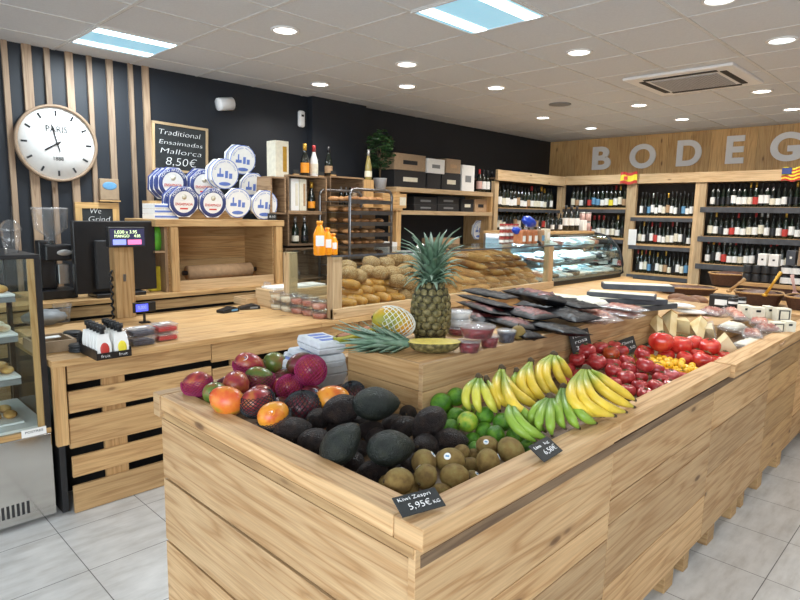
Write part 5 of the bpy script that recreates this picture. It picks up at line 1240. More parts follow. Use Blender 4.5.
for j, (px, py) in enumerate(((449, 297), (459, 294), (470, 292), (480, 290), (447, 288), (444, 278))):
    loaf('pale_roll', 'pale short loaf between round loaves and baguettes, %s' % ['front left', 'front second', 'front third', 'front right', 'behind the front left one', 'topmost'][j], px, py, 8, 3.42+(.06 if j > 3 else 0), (1.4, .9, .8), 'baguette', (0, 0, 1.9), 'pale short loaves')
# juice bottles on the glass top
M['juice'] = plain('orange_juice', (.95, .33, .01), .2, var=.04, coat=.6, emit=(.9, .3, 0), es=.0)
for lab, px, hh_, rw_ in (('tallest bottle of orange juice, left on the glass case', 326, 34, 6.2), ('medium bottle of orange juice, middle on the glass case', 337.5, 27, 5.2), ('smallest bottle of orange juice, right on the glass case', 346.5, 21, 4.4)):
    p = pt(px, 256, z=BZ); p.y = max(p.y, CY0+.05); k = m_per_px(p); t = thing('juice_bottle', lab, 'bottle', (p.x, p.y, BZ+.001), rot=(0, 0, 0), group='orange juice bottles'); H_ = hh_*k; r = rw_*k
    MB().lathe([(r*.9, 0), (r, .01), (r, H_*.62), (r*.55, H_*.82), (r*.42, H_*.86), (r*.42, H_*.9), (0, H_*.9)], 20).build('bottle_body', 'juice', t); MB().lathe([(r*.5, H_*.9), (r*.5, H_), (0, H_)], 16).build('cap', 'orange_label', t)
    T = Matrix.Rotation(AZ-math.pi/2+.2, 4, 'Z'); MB().box(-r*.66, r*.66, -r*1.04, -r*.6, H_*.28, H_*.58, T=T).build('label', 'paper', t)

# ============================================================ BENCH THINGS: TILL, GRINDER, PAPER ROLL
B1 = BT+.001
a = pt(75, 290, y=4.78); b = pt(153, 221, y=4.78)
t = thing('till_screen', 'large black till seen from behind on the back bench', 'till', ((a.x+b.x)/2-.005, 4.76, B1)); w = (b.x-a.x)/2; h = b.z-B1
MB().box(-w, w, -.02, .04, .03, h).build('screen_back', 'black', t, bev=.008); MB().box(-w*.55, w*.2, -.07, -.02, .06, h*.75).build('housing', 'matt_black', t, bev=.01); MB().box(-w*.6, w*.6, -.1, .12, 0, .03).build('foot', 'black', t, bev=.005)
a = pt(56.5, 290, y=4.85); t = thing('coffee_grinder', 'black coffee grinder with a clear bean hopper left of the till', 'coffee grinder', (a.x, 4.9, B1)); k = m_per_px(Vector((a.x, 4.85, 1.2)))
MB().box(-15*k, 18*k, -.1, .12, 0, 9*k).build('base', 'black', t, bev=.008); MB().box(-12*k, 3*k, -.0, .09, 9*k, 58*k).build('column', 'black', t, bev=.01); MB().box(-9*k, 17*k, -.08, .05, 38*k, 54*k).build('grind_head', 'black', t, bev=.012)
MB().box(3*k, 13*k, -.05, .03, 14*k, 34*k).build('chute', 'steel', t, bev=.004); MB().lathe([(5*k, 55*k), (5*k, 62*k), (15*k, 70*k), (16*k, 90*k)], 24, caps=False).build('bean_hopper', 'plastic', t); MB().lathe([(16.3*k, 89*k), (16.3*k, 90.5*k), (0, 90.5*k)], 24).build('hopper_lid', 'film', t)
MB().tube([(17*k, -.06, 36*k), (21*k, -.06, 34*k), (20*k, -.06, 29*k), (16*k, -.06, 30*k)], .005, 6).build('handle', 'steel', t); MB().ell((8*k, -.085, 46*k), (7*k, .004, 3*k), 14, 8).build('badge', 'silver_foil', t)
# paper roll
a = pt(187, 269, y=4.9); b = pt(250, 267, y=4.9); t = thing('paper_roll', 'roll of brown wrapping paper lying inside the cubby', 'paper roll', ((a.x+b.x)/2, 4.9, BT+.125)); L = (b.x-a.x)/2
T = Matrix.Rotation(math.pi/2, 4, 'Y'); MB().lathe([(.062, -L), (.062, L)], 28, T=T).build('paper', 'kraft', t); MB().lathe([(.02, -L-.04), (.02, L+.06)], 14, T=T).build('core', 'black', t)
MB().box(-L, L, -.01, .02, -.124, -.063).build('cradle', 'pine', t)
a = pt(272, 279, y=4.55); t = thing('glass_jar', 'small clear glass jar at the right end of the bench', 'jar', (pt(272, 275, z=BT).x-.1, 4.78, B1)); MB().lathe([(.04, 0), (.045, .01), (.045, .09), (.03, .11), (.03, .12)], 18, caps=False).build('jar_wall', 'plastic', t)
# green bag and others in side shelf
z_ = pt(160, 251, y=4.7).z
t = thing('coffee_bag', 'bright green foil bag on the side shelf by the till', 'bag', (xa+.06, 4.80, z_+.001)); M['green_foil'] = plain('bright_green_foil', (.12, .5, .04), .3, coat=.4)
MB().ell((0, 0, .09), (.07, .035, .1), 16, 10, fn=lambda u: Vector((u.x, u.y, u.z))*(1+.1*noise.noise(u*3))).build('bag_body', 'green_foil', t)
t = thing('coffee_bag', 'grey foil bag on the side shelf beside the green one', 'bag', (xa+.14, 4.84, z_+.001)); MB().ell((0, 0, .08), (.05, .035, .09), 16, 10).build('bag_body', 'silver_foil', t)
t = thing('paper_bag', 'pale green paper bag on the lower side shelf', 'bag', (xa+.05, 4.84, B1)); MB().box(-.05, .05, -.03, .03, 0, .2).build('bag_body', 'yellow_label', t, bev=.01)

# ============================================================ WALL: CLOCK, BOARDS
c = pt(57.5, 143.5, y=WY-.06); k = m_per_px(c); R_ = 42*k*.895
t = thing('wall_clock', 'large round white wall clock with a pale wooden rim', 'clock', (c.x, WY-.026, c.z))
T = Matrix.Rotation(math.pi/2, 4, 'X')
MB().lathe([(R_*.93, .0), (R_, .0), (R_, .045), (R_*.93, .045), (R_*.93, .0)], 64, T=T, caps=False).build('rim', 'slat', t); MB().lathe([(R_*.935, 0), (R_*.935, .028), (0, .028)], 64, T=T).build('dial', 'paper', t)
for i in range(12):
    a = math.pi/6*i; r = R_*.78
    MB().box(-R_*.024, R_*.024, -.031, -.029, -R_*.07, R_*.07, T=Matrix.Translation((r*math.sin(a), 0, r*math.cos(a))) @ Matrix.Rotation(a, 4, 'Y')).build('hour_mark', 'black', t)
text('PARIS', R_*.17, FACE_Y(0, -.031, R_*.36), 'black', t, width=R_*.52); text('1888', R_*.10, FACE_Y(0, -.031, -R_*.40), 'black', t, width=R_*.24)
def hand(a, l0, l1, w): MB().box(-w, w, -.036, -.033, l0, l1, T=Matrix.Rotation(a, 4, 'Y')).build('clock_hand', 'black', t)
hand(math.radians(238), -.03, R_*.36, .006); hand(math.radians(346), -R_*.22, R_*.5, .004); MB().lathe([(.012, .033), (.012, .04), (0, .04)], 12, T=T).build('hub', 'black', t)
def board(label, x0, x1, y0, y1, fw, fm, lines, rz=0, yy=WY-.03, name='chalkboard', kind='chalkboard'):
    a = pt(x0, y1, y=yy); b = pt(x1, y0, y=yy); w, h = (b.x-a.x)/2, (b.z-a.z)/2; t = thing(name, label, kind, ((a.x+b.x)/2, yy, (a.z+b.z)/2), rot=(0, rz, 0))
    MB().box(-w+fw, w-fw, -.004, .004, -h+fw, h-fw).build('slate', 'slate', t)
    f = MB().box(-w, w, -.012, .01, h-fw, h, grain=0).box(-w, w, -.012, .01, -h, -h+fw, grain=0).box(-w, -w+fw, -.012, .01, -h+fw, h-fw, grain=2).box(w-fw, w, -.012, .01, -h+fw, h-fw, grain=2); f.build('frame', fm, t)
    for s, fx, fz, hh, ww in lines: text(s, 2*h*hh, FACE_Y(w*fx, -.005, h*fz), 'chalk', t, width=2*w*ww, shear=.15)
board('framed chalkboard with the ensaimada price above the octagonal boxes', 153, 207, 128, 171, .022, 'pine_pale', [('Traditional', -.05, .60, .11, .74), ('Ensaimadas', 0, .20, .09, .78), ('Mallorca', 0, -.16, .11, .74), ('8,50€', .0, -.58, .17, .56)], rz=.03)
board('small wood framed sign chalked We Grind behind the till', 77, 118, 203, 246, .05, 'pine_orange', [('We', -.1, .60, .13, .25), ('Grind', .05, .22, .13, .5)])
a = pt(109, 189, y=WY-.05); t = thing('hanging_packet', 'small brown and blue packet hung on the wall beneath the clock', 'packet', a); k = m_per_px(a); MB().box(-9*k, 9*k, -.02, .02, -11*k, 10*k).build('pouch', 'card', t, bev=.006); MB().ell((0, -.021, 3*k), (7*k, .003, 4*k), 14, 8).build('picture', 'blue_label', t)
MB().box(-10*k, 10*k, -.02, .028, -11*k-.012, -11*k-.001).build('holder', 'pine', t)
# white spot and alarm box
a = pt(225, 104, y=WY-.05); k = m_per_px(a); t = thing('wall_sensor', 'white cylindrical spot fixed high on the dark wall', 'spotlight', (a.x, WY, a.z)); T = Matrix.Translation((0, -.05, 0)) @ Matrix.Rotation(math.radians(80), 4, 'Y')
MB().lathe([(.0, -8*k), (6*k, -8*k), (6.3*k, -6*k), (6.3*k, 8*k), (5*k, 8.6*k), (0, 8.6*k)], 24, T=T).build('housing', 'white', t); MB().lathe([(.02, 0), (.02, -.05)], 12, T=Matrix.Rotation(-math.pi/2, 4, 'X') @ Matrix.Translation((0, 0, .05))).build('bracket', 'white', t)
a = pt(301, 119, y=WY-.02); k = m_per_px(a); t = thing('alarm_sensor', 'small white rounded alarm sensor on the wall by the pillar', 'sensor', (a.x, WY, a.z)); MB().box(-3.6*k, 3.6*k, -.05, 0, -8*k, 8*k).build('housing', 'white', t, bev=.02); MB().box(-1.5*k, 1.5*k, -.052, -.05, 2*k, 4*k).build('lens', 'black', t)

# octagonal boxes
def octo(label, px, py, z0, y, kind, lean=.12, rp=15.5, dz=0):
    rp *= 1.09
    p = pt(px, py, y=y); k = m_per_px(p); R = rp*k
    key = kind
    if key not in OCT:
        t = thing('octagonal_box', label, 'box'); R0_ = .14; T = Matrix.Rotation(math.pi/2, 4, 'X')
        def oc(r): return [(r*math.cos(math.pi/8+i*math.pi/4), r*math.sin(math.pi/8+i*math.pi/4)) for i in range(8)]
        MB().prism(oc(R0_), -.0, .028, T=T @ Matrix.Translation((0, 0, -.028))).build('carton', 'navy_print' if kind == 'red' else 'paper', t)
        MB().prism(oc(R0_*.985), 0, .002, T=T).build('lid', 'paper', t)
        def ring(r0, r1, m, yy): MB().lathe([(r0, yy), (r1, yy), (r1, yy+.0008), (r0, yy+.0008)], 32, T=T, caps=False).build('printed_ring', m, t)
        if kind == 'red':
            ring(R0_*.66, R0_*.90, 'navy_print', .0021)
            for i, ch_ in enumerate('HORNO ARTESANO'):
                a = math.radians(150-i*120/13-0); 
                if ch_ != ' ': text(ch_, R0_*.15, FACE_Y(R0_*.78*math.cos(a), -.0034, R0_*.78*math.sin(a)) @ Matrix.Rotation(a-math.pi/2, 4, 'Z'), 'paper', t, ext=.0003)
            text('ENSAIMADA', R0_*.17, FACE_Y(0, -.0034, -R0_*.14), 'red_print', t, width=R0_*1.1); ring(.0, R0_*.0 +.001, 'red_print', .002)
            MB().lathe([(R0_*.16, .0022), (0, .003)], 16, T=T @ Matrix.Translation((0, R0_*.3, 0))).build('emblem', 'cream', t); MB().box(-R0_*.25, R0_*.25, -.0032, -.0022, -R0_*.45, -R0_*.36).build('printed_line', 'red_print', t)
        else:
            ring(R0_*.90, R0_*.95, 'blue_print', .0021)
            for i, ch_ in enumerate('ENSAIMADA MALLORCA'):
                a = math.radians(160-i*140/17)
                if ch_ != ' ': text(ch_, R0_*.10, FACE_Y(R0_*.76*math.cos(a), -.0034, R0_*.76*math.sin(a)) @ Matrix.Rotation(a-math.pi/2, 4, 'Z'), 'blue_print', t, ext=.0003)
            m = MB(); m.box(.0, R0_*.2, -.003, -.0022, -R0_*.25, R0_*.2).box(R0_*.28, R0_*.5, -.003, -.0022, -R0_*.28, R0_*.05).box(-R0_*.55, -R0_*.1, -.003, -.0022, -R0_*.2, R0_*.0).box(-R0_*.4, -R0_*.3, -.003, -.0022, 0, R0_*.35); m.build('blue_drawing', 'blue_print', t)
            MB().ell((0, -.003, -R0_*.62), (R0_*.42, .001, R0_*.12), 16, 6).build('printed_oval', 'blue_print', t)
        OCT[key] = Proto(t)
    OCT[key].put((p.x, p.y, p.z), (lean, 0, 0), R/.14, label, 'octagonal ensaimada boxes')
OCT = {}
q = thing('wooden_step', 'wooden step behind the front row of octagonal boxes', 'riser', (2.4, 5.05, CZ)); MB().box(2.15, 2.95, 4.93, 5.2, CZ+.001, CZ+.15, grain=0).build('step_block', 'pine', q, world=True)
for lab, px, py, y, kd, rp in (
    ('rearmost red-lettered octagonal box, far left of the upper row', 164, 184, 5.12, 'red', 15), ('red-lettered octagonal box in the upper left row, second', 168, 183.5, 5.06, 'red', 15), ('red-lettered octagonal box facing out at the upper left', 173, 183, 5.0, 'red', 15),
    ('red-lettered octagonal box hidden behind the upper middle one', 200, 184, 5.1, 'red', 15), ('red-lettered octagonal box at the upper middle', 204, 185, 5.03, 'red', 15),
    ('blue-drawn octagonal box behind the raised one', 220, 174, 4.98, 'blue', 14), ('blue-drawn octagonal box raised in the middle of the pile', 225, 174, 4.92, 'blue', 14.5), ('blue-drawn octagonal box behind the topmost one', 238, 159, 5.14, 'blue', 13.5), ('blue-drawn octagonal box topmost of the pile', 243, 160, 5.08, 'blue', 13.8), ('blue-drawn octagonal box at the upper right of the pile', 253, 187, 5.02, 'blue', 13.5),
    ('octagonal box just behind the front left one', 178, 202, 4.86, 'red', 15), ('red-lettered octagonal box at the front left', 184, 202, 4.8, 'red', 15), ('red-lettered octagonal box second in the front row', 213, 203, 4.8, 'red', 14.5), ('blue-drawn octagonal box third in the front row', 238, 203, 4.8, 'blue', 14.2), ('blue-drawn octagonal box at the right end of the front row', 265, 205, 4.8, 'blue', 14)):
    octo(lab, px, py, CZ, y, kd, rp=rp)
for i in range(3):
    p = pt(163, 214-i*5, y=4.9); t = thing('flat_box', 'flat white and blue box lying at the left of the octagonal pile, %s' % ['bottom', 'middle', 'top'][i], 'box', (p.x, 4.95, CZ+.001+i*.042), group='flat boxes beside the octagonal pile'); MB().box(-.10, .10, -.12, .12, 0, .04).build('carton', 'paper', t, bev=.002); MB().box(-.1, .1, -.122, -.1205, .012, .028).build('printed_band', 'blue_print', t)
p = pt(272, 213, y=4.72); t = thing('price_tag', 'small dark price tag standing in front of the rightmost octagonal box', 'price tag', (p.x, 4.72, CZ+.001)); MB().box(-.045, .045, -.004, .004, 0, .06).build('slate', 'slate', t); text('8,50', .02, FACE_Y(0, -.005, .03), 'chalk', t, width=.06)
# ============================================================ CRATES AND BOTTLES LEFT OF THE PILLAR
def crate(label, px0, px1, py0, py1, y, d=.3, z0=None):
    a = pt(px0, py1, y=y); b = pt(px1, py0, y=y); w = (b.x-a.x)/2; zb_ = a.z if z0 is None else z0; h = b.z-zb_; t = thing('wooden_crate', label, 'crate', ((a.x+b.x)/2, y, zb_), group='old wooden crates behind the counter'); e = .016
    MB().box(-w, w, 0, d, 0, e, grain=0).build('bottom_board', 'crate', t); MB().box(-w, w, 0, d, h-e, h-.001, grain=0).build('top_board', 'crate', t)
    for s in (-1, 1): MB().box(s*w, s*(w-e), 0, d, e+.001, h-e-.001, grain=1).build('side_board', 'crate', t)
    MB().box(-w+e, w-e, d-.01, d, e, h-e, grain=0).build('back_board', 'crate', t); return (a.x, b.x, zb_, zb_+h)
CY = 4.78
cB = crate('lower old crate holding two dark wine bottles', 288, 327, 213, 246, CY)
cA = crate('upper old crate holding champagne and two tall cartons', 288, 327, 177, 212, CY, z0=cB[3]+.001)
cD = crate('bottom old crate half hidden behind the counter goods', 286, 327, 247, 285, CY, z0=BT+.0)
cA2 = crate('old crate lying endwise left of the champagne crate', 271, 286, 177, 214, CY, .35)
cC = crate('old crate on the shelf holding small bottles, right of the champagne crate', 330, 364, 178, 206, 4.85)
sh = thing('pine_shelf', 'pine support shelf under the crates and plant, behind the bread racks', 'shelf', (4.2, 5.0, 0)); a, b = pt(329, 206, y=4.85), pt(402, 206, y=4.85)
MB().box(3.3, 3.92, 4.81, 5.3, .002, BT-.002, grain=0).build('crate_base', 'crate', sh, world=True)
MB().box(a.x, b.x, 4.84, 5.25, cC[2]-.03, cC[2]-.001, grain=0).build('shelf_board', 'pine', sh, world=True)
MB().box(a.x+.03, a.x+.1, 4.86, 4.92, .002, cC[2]-.031, grain=2).build('post', 'pine', sh, world=True)
MB().box(b.x-.08, b.x, 4.86, 4.92, .002, cC[2]-.031, grain=2).build('post', 'pine', sh, world=True)
MB().box(a.x+.3, b.x-.09, 5.2, 5.22, .3, cC[2]-.04, grain=0).build('back_panel', 'crate', sh, world=True)
# ---- bottles
BOT = {}
SH = [(1, .62, .30), (1, .68, .34)]
def mk_bottle(glass, lab, foil, tall=0, lz=(.18, .48), champ=False):
    """wine bottle 0.31 high"""
    t = thing('wine_bottle', '', 'bottle'); r = .0385 if not champ else .043
    if champ: prof = [(r*.9, 0), (r, .008), (r, .13), (r*.85, .17), (r*.5, .215), (r*.36, .25), (r*.36, .30), (0, .30)]
    elif tall: prof = [(r*.85, 0), (r*.92, .008), (r*.92, .13), (r*.5, .22), (r*.34, .25), (r*.34, .305), (0, .305)]
    else: prof = [(r*.92, 0), (r, .006), (r, .19), (r*.8, .212), (r*.4, .235), (r*.36, .25), (r*.36, .305), (0, .305)]
    MB().lathe(prof, 14).build('bottle_glass', glass, t)
    if lab:
        z0, z1 = .30*lz[0], .30*lz[1]; MB().lathe([(r*1.012, z0), (r*1.015, z1)], 14, caps=False).build('label', lab, t)
    MB().lathe([(r*.42, .245), (r*.42, .309), (0, .309)], 12).build('foil_cap', foil, t)
    return Proto(t)
LABN = {'paper': 'white', 'cream': 'cream', 'red_label': 'red', 'blue_label': 'blue', 'yellow_label': 'yellow', 'pink_label': 'pinkish', 'black': 'black', 'orange_label': 'orange', 'kraft': 'brown'}
FOILN = {'black_foil': 'black', 'red_foil': 'red', 'gold_foil': 'gold', 'silver_foil': 'silver'}
def bottle(spec, loc, label, group=None, s=1):
    if spec not in BOT: BOT[spec] = mk_bottle(*spec)
    return BOT[spec].put(loc, (0, 0, 0), s, label, group)
ORD20 = ORD+['seventeenth from the left', 'eighteenth from the left', 'nineteenth from the left', 'twentieth from the left']
def shelf_row(p0, p1, n, z, where, group, seed, labs, taper=1):
    random.seed(seed)
    for i in range(n):
        f = (i+.5)/n; loc = (p0[0]+(p1[0]-p0[0])*f, p0[1]+(p1[1]-p0[1])*f, z+.001)
        lab = labs[i % len(labs)] if seed < 500 else random.choice(labs)
        foil = random.choices(['black_foil', 'red_foil', 'gold_foil', 'silver_foil'], (6, 2, 1, 1))[0]; gl = random.choice(['bottle', 'bottle', 'bottle2']); tall = random.random() < .3; lz = random.choice([(.12, .42), (.16, .5), (.1, .36)])
        sp = (gl, lab, foil, tall, lz)
        od = 'rightmost' if i == n-1 else ORD20[i]
        sz_ = min(random.uniform(1.0, 1.14), (HZ0-.01-z)/.312 if HZ0-z < .42 else 9); sp_ = math.hypot(p1[0]-p0[0], p1[1]-p0[1])/n; sx_ = min(sz_, sp_*.485/.0392)
        bottle(sp, loc, '%s-labelled %s-capped wine bottle, %s, %s' % (LABN[lab], FOILN[foil], od, where), group, (sx_, sx_, sz_))
W_ = 'paper'
L1 = [W_, 'black', W_, 'cream', W_, 'kraft', W_, W_, 'black', 'cream']
a, b, lv = WB['left']
shelf_row((a+.05, RY0+.12), (b-.05, RY0+.12), 17, lv[0], 'left-wall rack upper shelf', 'wine bottles on the left-wall rack', 501, L1)
shelf_row((a+.05, RY0+.12), (b-.05, RY0+.12), 16, lv[1], 'left-wall rack lower shelf', 'wine bottles on the left-wall rack', 502, ['black', 'cream', 'kraft', 'red_label', W_])
for key, nm_, cnt, hue in (('one', 'rack under B and O', 11, ['cream', 'kraft', W_, 'black', 'red_label', 'blue_label', 'blue_label', W_, W_, 'yellow_label', W_]), ('two', 'rack under D', 12, [W_, 'black', 'blue_label', W_, W_, W_, 'cream', 'kraft', W_]), ('three', 'wide rack under E', 17, [W_, 'black', 'black', 'black', W_, W_, W_, 'cream', 'red_label', W_, W_, 'cream', W_])):
    yb, ya, lv = WB[key]
    n_ = {'one': 13, 'two': 14, 'three': 20}[key]
    for i, z in enumerate(lv[:3]):
        if key == 'three' and i == 2: pass
        hl = hue if i == 0 else [W_, 'cream', W_, 'black', W_, 'red_label', W_, W_, 'cream'][i:]+[W_]
        if key == 'two' and i == 2: hl = ['black', W_, 'cream', 'blue_label', 'black', W_, 'cream', 'kraft', 'cream']
        shelf_row((RX+.09, ya-.03), (RX+.09, yb+.03), n_-(1 if i else 0), z, '%s, %s shelf' % (nm_, ['top', 'second', 'third'][i]), 'wine bottles in the '+nm_, 31+i*3, hl)
# prosecco etc. in and on the crates
gC = 'bottles around the old crates'
def put_b(spec, px, y, z, label, s=1): p = pt(px, 200, y=y); bottle(spec, (p.x, y, z+.001), label, gC, s)
put_b(('bottle', 'orange_label', 'gold_foil', 0, (.1, .42), True), 305, 4.88, cA[3], 'champagne bottle with orange label on top of the crates', 1.0)
put_b(('paper', 'cream', 'red_foil', 0, (.1, .42), True), 314, 4.88, cA[3], 'white champagne bottle with a red neck on top of the crates', .98)
put_b(('bottle', 'kraft', 'black_foil', 0, (.1, .35), True), 328.5, 4.95, max(cA[3], cC[3]), 'dark bottle with rounded tan label right of the white one', .96)
put_b(('bottle', 'orange_label', 'gold_foil', 0, (.1, .34), True), 311.5, 4.90, cA[2]+.016, 'champagne bottle with orange label inside the upper crate', .92)
put_b(('bottle2', 'cream', 'silver_foil', 0, (.08, .3), True), 295, 4.9, cB[2]+.016, 'pale bottle at the left inside the lower crate', .84)
put_b(('bottle', 'black', 'silver_foil', 0, (.1, .3), True), 304.5, 4.9, cB[2]+.016, 'black bottle with round emblem inside the lower crate', .86)
M['white_wine'] = plain('golden_glass', (.30, .24, .08), .15, coat=.5)
put_b(('white_wine', 'cream', 'silver_foil', 1, (.1, .3), False), 368, 4.95, pt(368, 180, y=4.95).z, 'golden white wine bottle on the block beside the plant', 1.05)
a = pt(364, 206, y=4.88); b = pt(375, 180, y=4.88); q = thing('wooden_block', 'pale wooden block under the golden wine bottle', 'block', ((a.x+b.x)/2, 4.98, cC[2])); MB().box(-(b.x-a.x)/2+.004, (b.x-a.x)/2, -.08, .08, 0, b.z-cC[2], grain=2).build('block', 'pine', q)
for i, (px, foil) in enumerate(((341, 'silver_foil'), (346, 'silver_foil'), (350, 'black_foil'))): put_b(('bottle', 'black', foil, 0, (.1, .3), False), px, 5.0, cC[2]+.016, 'small dark bottle inside the right crate, %s' % ['left', 'middle', 'right'][i], .62)
p = pt(356, 204, y=4.95); t = thing('pepper_jar', 'brown capped jar with white label inside the right crate', 'jar', (p.x, 4.98, cC[2]+.017)); MB().lathe([(.04, 0), (.04, .14)], 18).build('jar_body', 'card', t); MB().lathe([(.041, .03), (.041, .08)], 18, caps=False).build('label', 'paper', t); MB().lathe([(.042, .14), (.042, .19), (0, .19)], 18).build('lid', 'salami', t)
def tallbox(label, px0, px1, py0, z, y, mat, side, nm='gift_carton'):
    a = pt(px0, 200, y=y); b = pt(px1, 200, y=y); h = pt((px0+px1)/2, py0, y=y).z-z; w = (b.x-a.x)/2; t = thing(nm, label, 'carton', ((a.x+b.x)/2, y+w, z+.001), group='tall bottle cartons')
    MB().box(-w, w, -w, w, 0, h, T=None).build('carton', mat, t, bev=.002); MB().box(w*.1, w*.7, -w-.0015, -w, h*.15, h*.85).build('printed_strip', side, t)
tallbox('tall cream and gold champagne carton on the endwise crate', 276, 289, 141, cA2[3], 4.84, 'cream', 'gold_foil')
tallbox('tall white carton inside the upper crate', 291, 299, 178.5, cA[2]+.016, 4.84, 'paper', 'cream'); tallbox('tall beige carton beside the white one in the upper crate', 299.5, 306.5, 179, cA[2]+.016, 4.84, 'cream', 'kraft')
for i, px in enumerate((296, 321, 337)):
    p = pt(px, 175, y=4.84); zt = cA[3] if i < 2 else cC[3]; t = thing('price_tag', 'tiny dark price stand on the crate tops, %s' % ['left of the champagne', 'right of the white bottle', 'above the right crate'][i], 'price tag', (p.x, 4.84 if i < 2 else 4.9, zt+.001)); MB().box(-.03, .03, -.004, .004, .012, .05).build('slate', 'slate', t); MB().box(-.03, .03, -.012, .012, 0, .012).build('foot', 'pine', t)
# plant
M['galvanised'] = plain('galvanised_pot', (.42, .43, .45), .5)
p = pt(380, 192, y=5.0); zp = cC[2]; t = thing('potted_plant', 'small leafy green tree in a grey metal pot against the dark wall', 'plant', (p.x, 5.0, zp)); k = m_per_px(p)
q = thing('wooden_box', 'pale wooden box carrying the potted plant', 'box', (p.x+.06, 4.98, zp)); hb = pt(380, 193, y=5.0).z-zp; MB().box(-.13, .25, -.1, .1, 0, hb-.002, grain=0).build('box_body', 'pine', q)
MB().box(.14, .24, -.102, -.1005, .03, hb-.04).build('pale_print', 'cream', q)
zo = hb
MB().lathe([(5*k, zo), (6.7*k, zo+14*k), (7*k, zo+14.5*k), (6*k, zo+14.5*k), (5.8*k, zo+12*k), (0, zo+12*k)], 24).build('pot', 'galvanised', t)
random.seed(4); m = MB()
for i in range(3): m.tube([(0, 0, zo+12*k), (.01*i-.01, .005, zo+24*k), ((i-1)*.05, .0, zo+44*k)], [.008, .007, .004], 6)
m.build('trunk', 'stem', t)
M['leaf'] = fruit('dark_green_leaf', [(.008, .03, .008), (.018, .06, .014), (.045, .11, .03)], 3, .45)
m = MB()
for i in range(330):
    u = Vector((random.gauss(0, 1), random.gauss(0, 1), random.gauss(0, 1))).normalized()*random.uniform(.35, 1)**.5
    c = Vector((u.x*16*k, u.y*13*k, zo+42*k+u.z*21*k)); s = random.uniform(.022, .04); T = Matrix.Translation(c) @ Matrix.Rotation(random.random()*6.3, 4, 'Z') @ Matrix.Rotation(random.uniform(-1, 1), 4, 'X')
    m.add([tuple(T @ Vector(v)) for v in ((-s, 0, 0), (-s*.3, -s*.55, .004), (s*.5, -s*.4, .002), (s, 0, -.006), (s*.5, s*.4, .002), (-s*.3, s*.55, .004), (0, 0, -.004))], [(0, 1, 6), (1, 2, 6), (2, 3, 6), (3, 4, 6), (4, 5, 6), (5, 0, 6), (0, 5, 4, 3, 2, 1)])
f = m.build('foliage', 'leaf', t)
# bakery racks
M['croissant'] = fruit('brown_bakery', [(.22, .09, .03), (.40, .18, .06), (.52, .28, .12)], 9, .5)
def rack(label, px0, px1, pytop, y, n, d=.35, hgroup=0):
    a = pt(px0, 240, y=y); b = pt(px1, 240, y=y); w = (b.x-a.x)/2; H_ = pt((px0+px1)/2, pytop, y=y).z; t = thing('bakery_rack', label, 'bakery rack', ((a.x+b.x)/2, y, 0))
    for yy in (0, d):
        r = .06; pts = [(-w, yy, .05)]+[(-w, yy, H_-r)]+[(-w+r*(1-math.cos(q)), yy, H_-r+r*math.sin(q)) for q in (.4, .8, 1.2, 1.57)]+[(w-r+r*math.sin(q), yy, H_-r+r*math.cos(q)) for q in (0, .4, .8, 1.2, 1.57)]+[(w, yy, .05)]
        MB().tube(pts, .014, 8).build('frame_tube', 'steel_dark', t)
    MB().tube([(-w, 0, .09), (-w, d, .09)], .012, 6).tube([(w, 0, .09), (w, d, .09)], .012, 6).build('base_tube', 'steel', t)
    for x in (-w, w):
        for yy in (0, d): MB().lathe([(.0, -.02), (.024, -.014), (.024, .014), (0, .02)], 12, T=Matrix.Translation((x, yy, .026)) @ Matrix.Rotation(math.pi/2, 4, 'X')).build('caster', 'black', t)
    for i in range(n):
        z = H_-.115-i*.105
        MB().box(-w+.012, w-.012, -.01, d+.01, z-.004, z).box(-w+.012, w-.012, -.014, -.01, z-.02, z+.018).build('runner_tray', 'steel_dark', t)
    return t, w, H_
t, w, H_ = rack('tall steel bakery rack filled with trays of pastries behind the juice bottles', 349.5, 391, 190, 4.34, 9, .46)
L = t.location; c = thing('pastry', '', 'pastry'); MB().ell((0, 0, .028), (.036, .072, .024), 14, 8, fn=lambda u: u*(1+.08*math.cos(u.y*12))).build('crust', 'croissant', c); crp = Proto(c)
for i in range(9):
    z = H_-.115-i*.105+.001
    for d in range(2):
        for j in range(5):
            crp.put((L.x-w+.075+(2*w-.15)*(j/4), L.y+.11+d*.22, z), (0, 0, random.uniform(-.3, .3)), 1, 'brown pastry, %s row of tray %s from the top, %s' % (['front', 'back'][d], ['first', 'second', 'third', 'fourth', 'fifth', 'sixth', 'seventh', 'eighth', 'ninth'][i], ordn(j, 5)), 'pastries on the bakery rack')
# cartons on the middle shelf
def carton2(label, px0, px1, py0, py1, y, mat, d=.25, pm=None, z0=None, txt=None):
    a = pt(px0, py1, y=y); b = pt(px1, py0, y=y); w = (b.x-a.x)/2; z = a.z if z0 is None else z0; h = b.z-a.z if z0 is None else b.z-z0; t = thing('wine_carton', label, 'carton', ((a.x+b.x)/2, y, z+.001), group='wine cartons on the middle shelf')
    MB().box(-w+.002, w-.002, 0, d, 0, h-.002).build('carton', mat, t, bev=.003)
    if pm: MB().box(-w*.45, w*.45, -.0015, 0, h*.35, h*.6).build('printed_mark', pm, t)
    return z+h
sx0, sx1, zt, zm = MSH
M['bcard'] = plain('black_card', (.014, .014, .016), .6)
z1 = carton2('black wine carton at the left end of the shelf top', 394, 426, 172, 187, 4.98, 'bcard', pm='cream', z0=zt); carton2('brown wine carton on the left black one, with small emblem', 394, 426, 156, 172, 4.98, 'card', pm='bcard', z0=z1)
z1 = carton2('black wine carton second on the shelf top', 427, 441, 174, 187, 4.98, 'bcard', z0=zt); carton2('white-fronted carton on the second black one', 427, 445, 160, 174, 4.98, 'paper', pm='grey', z0=z1)
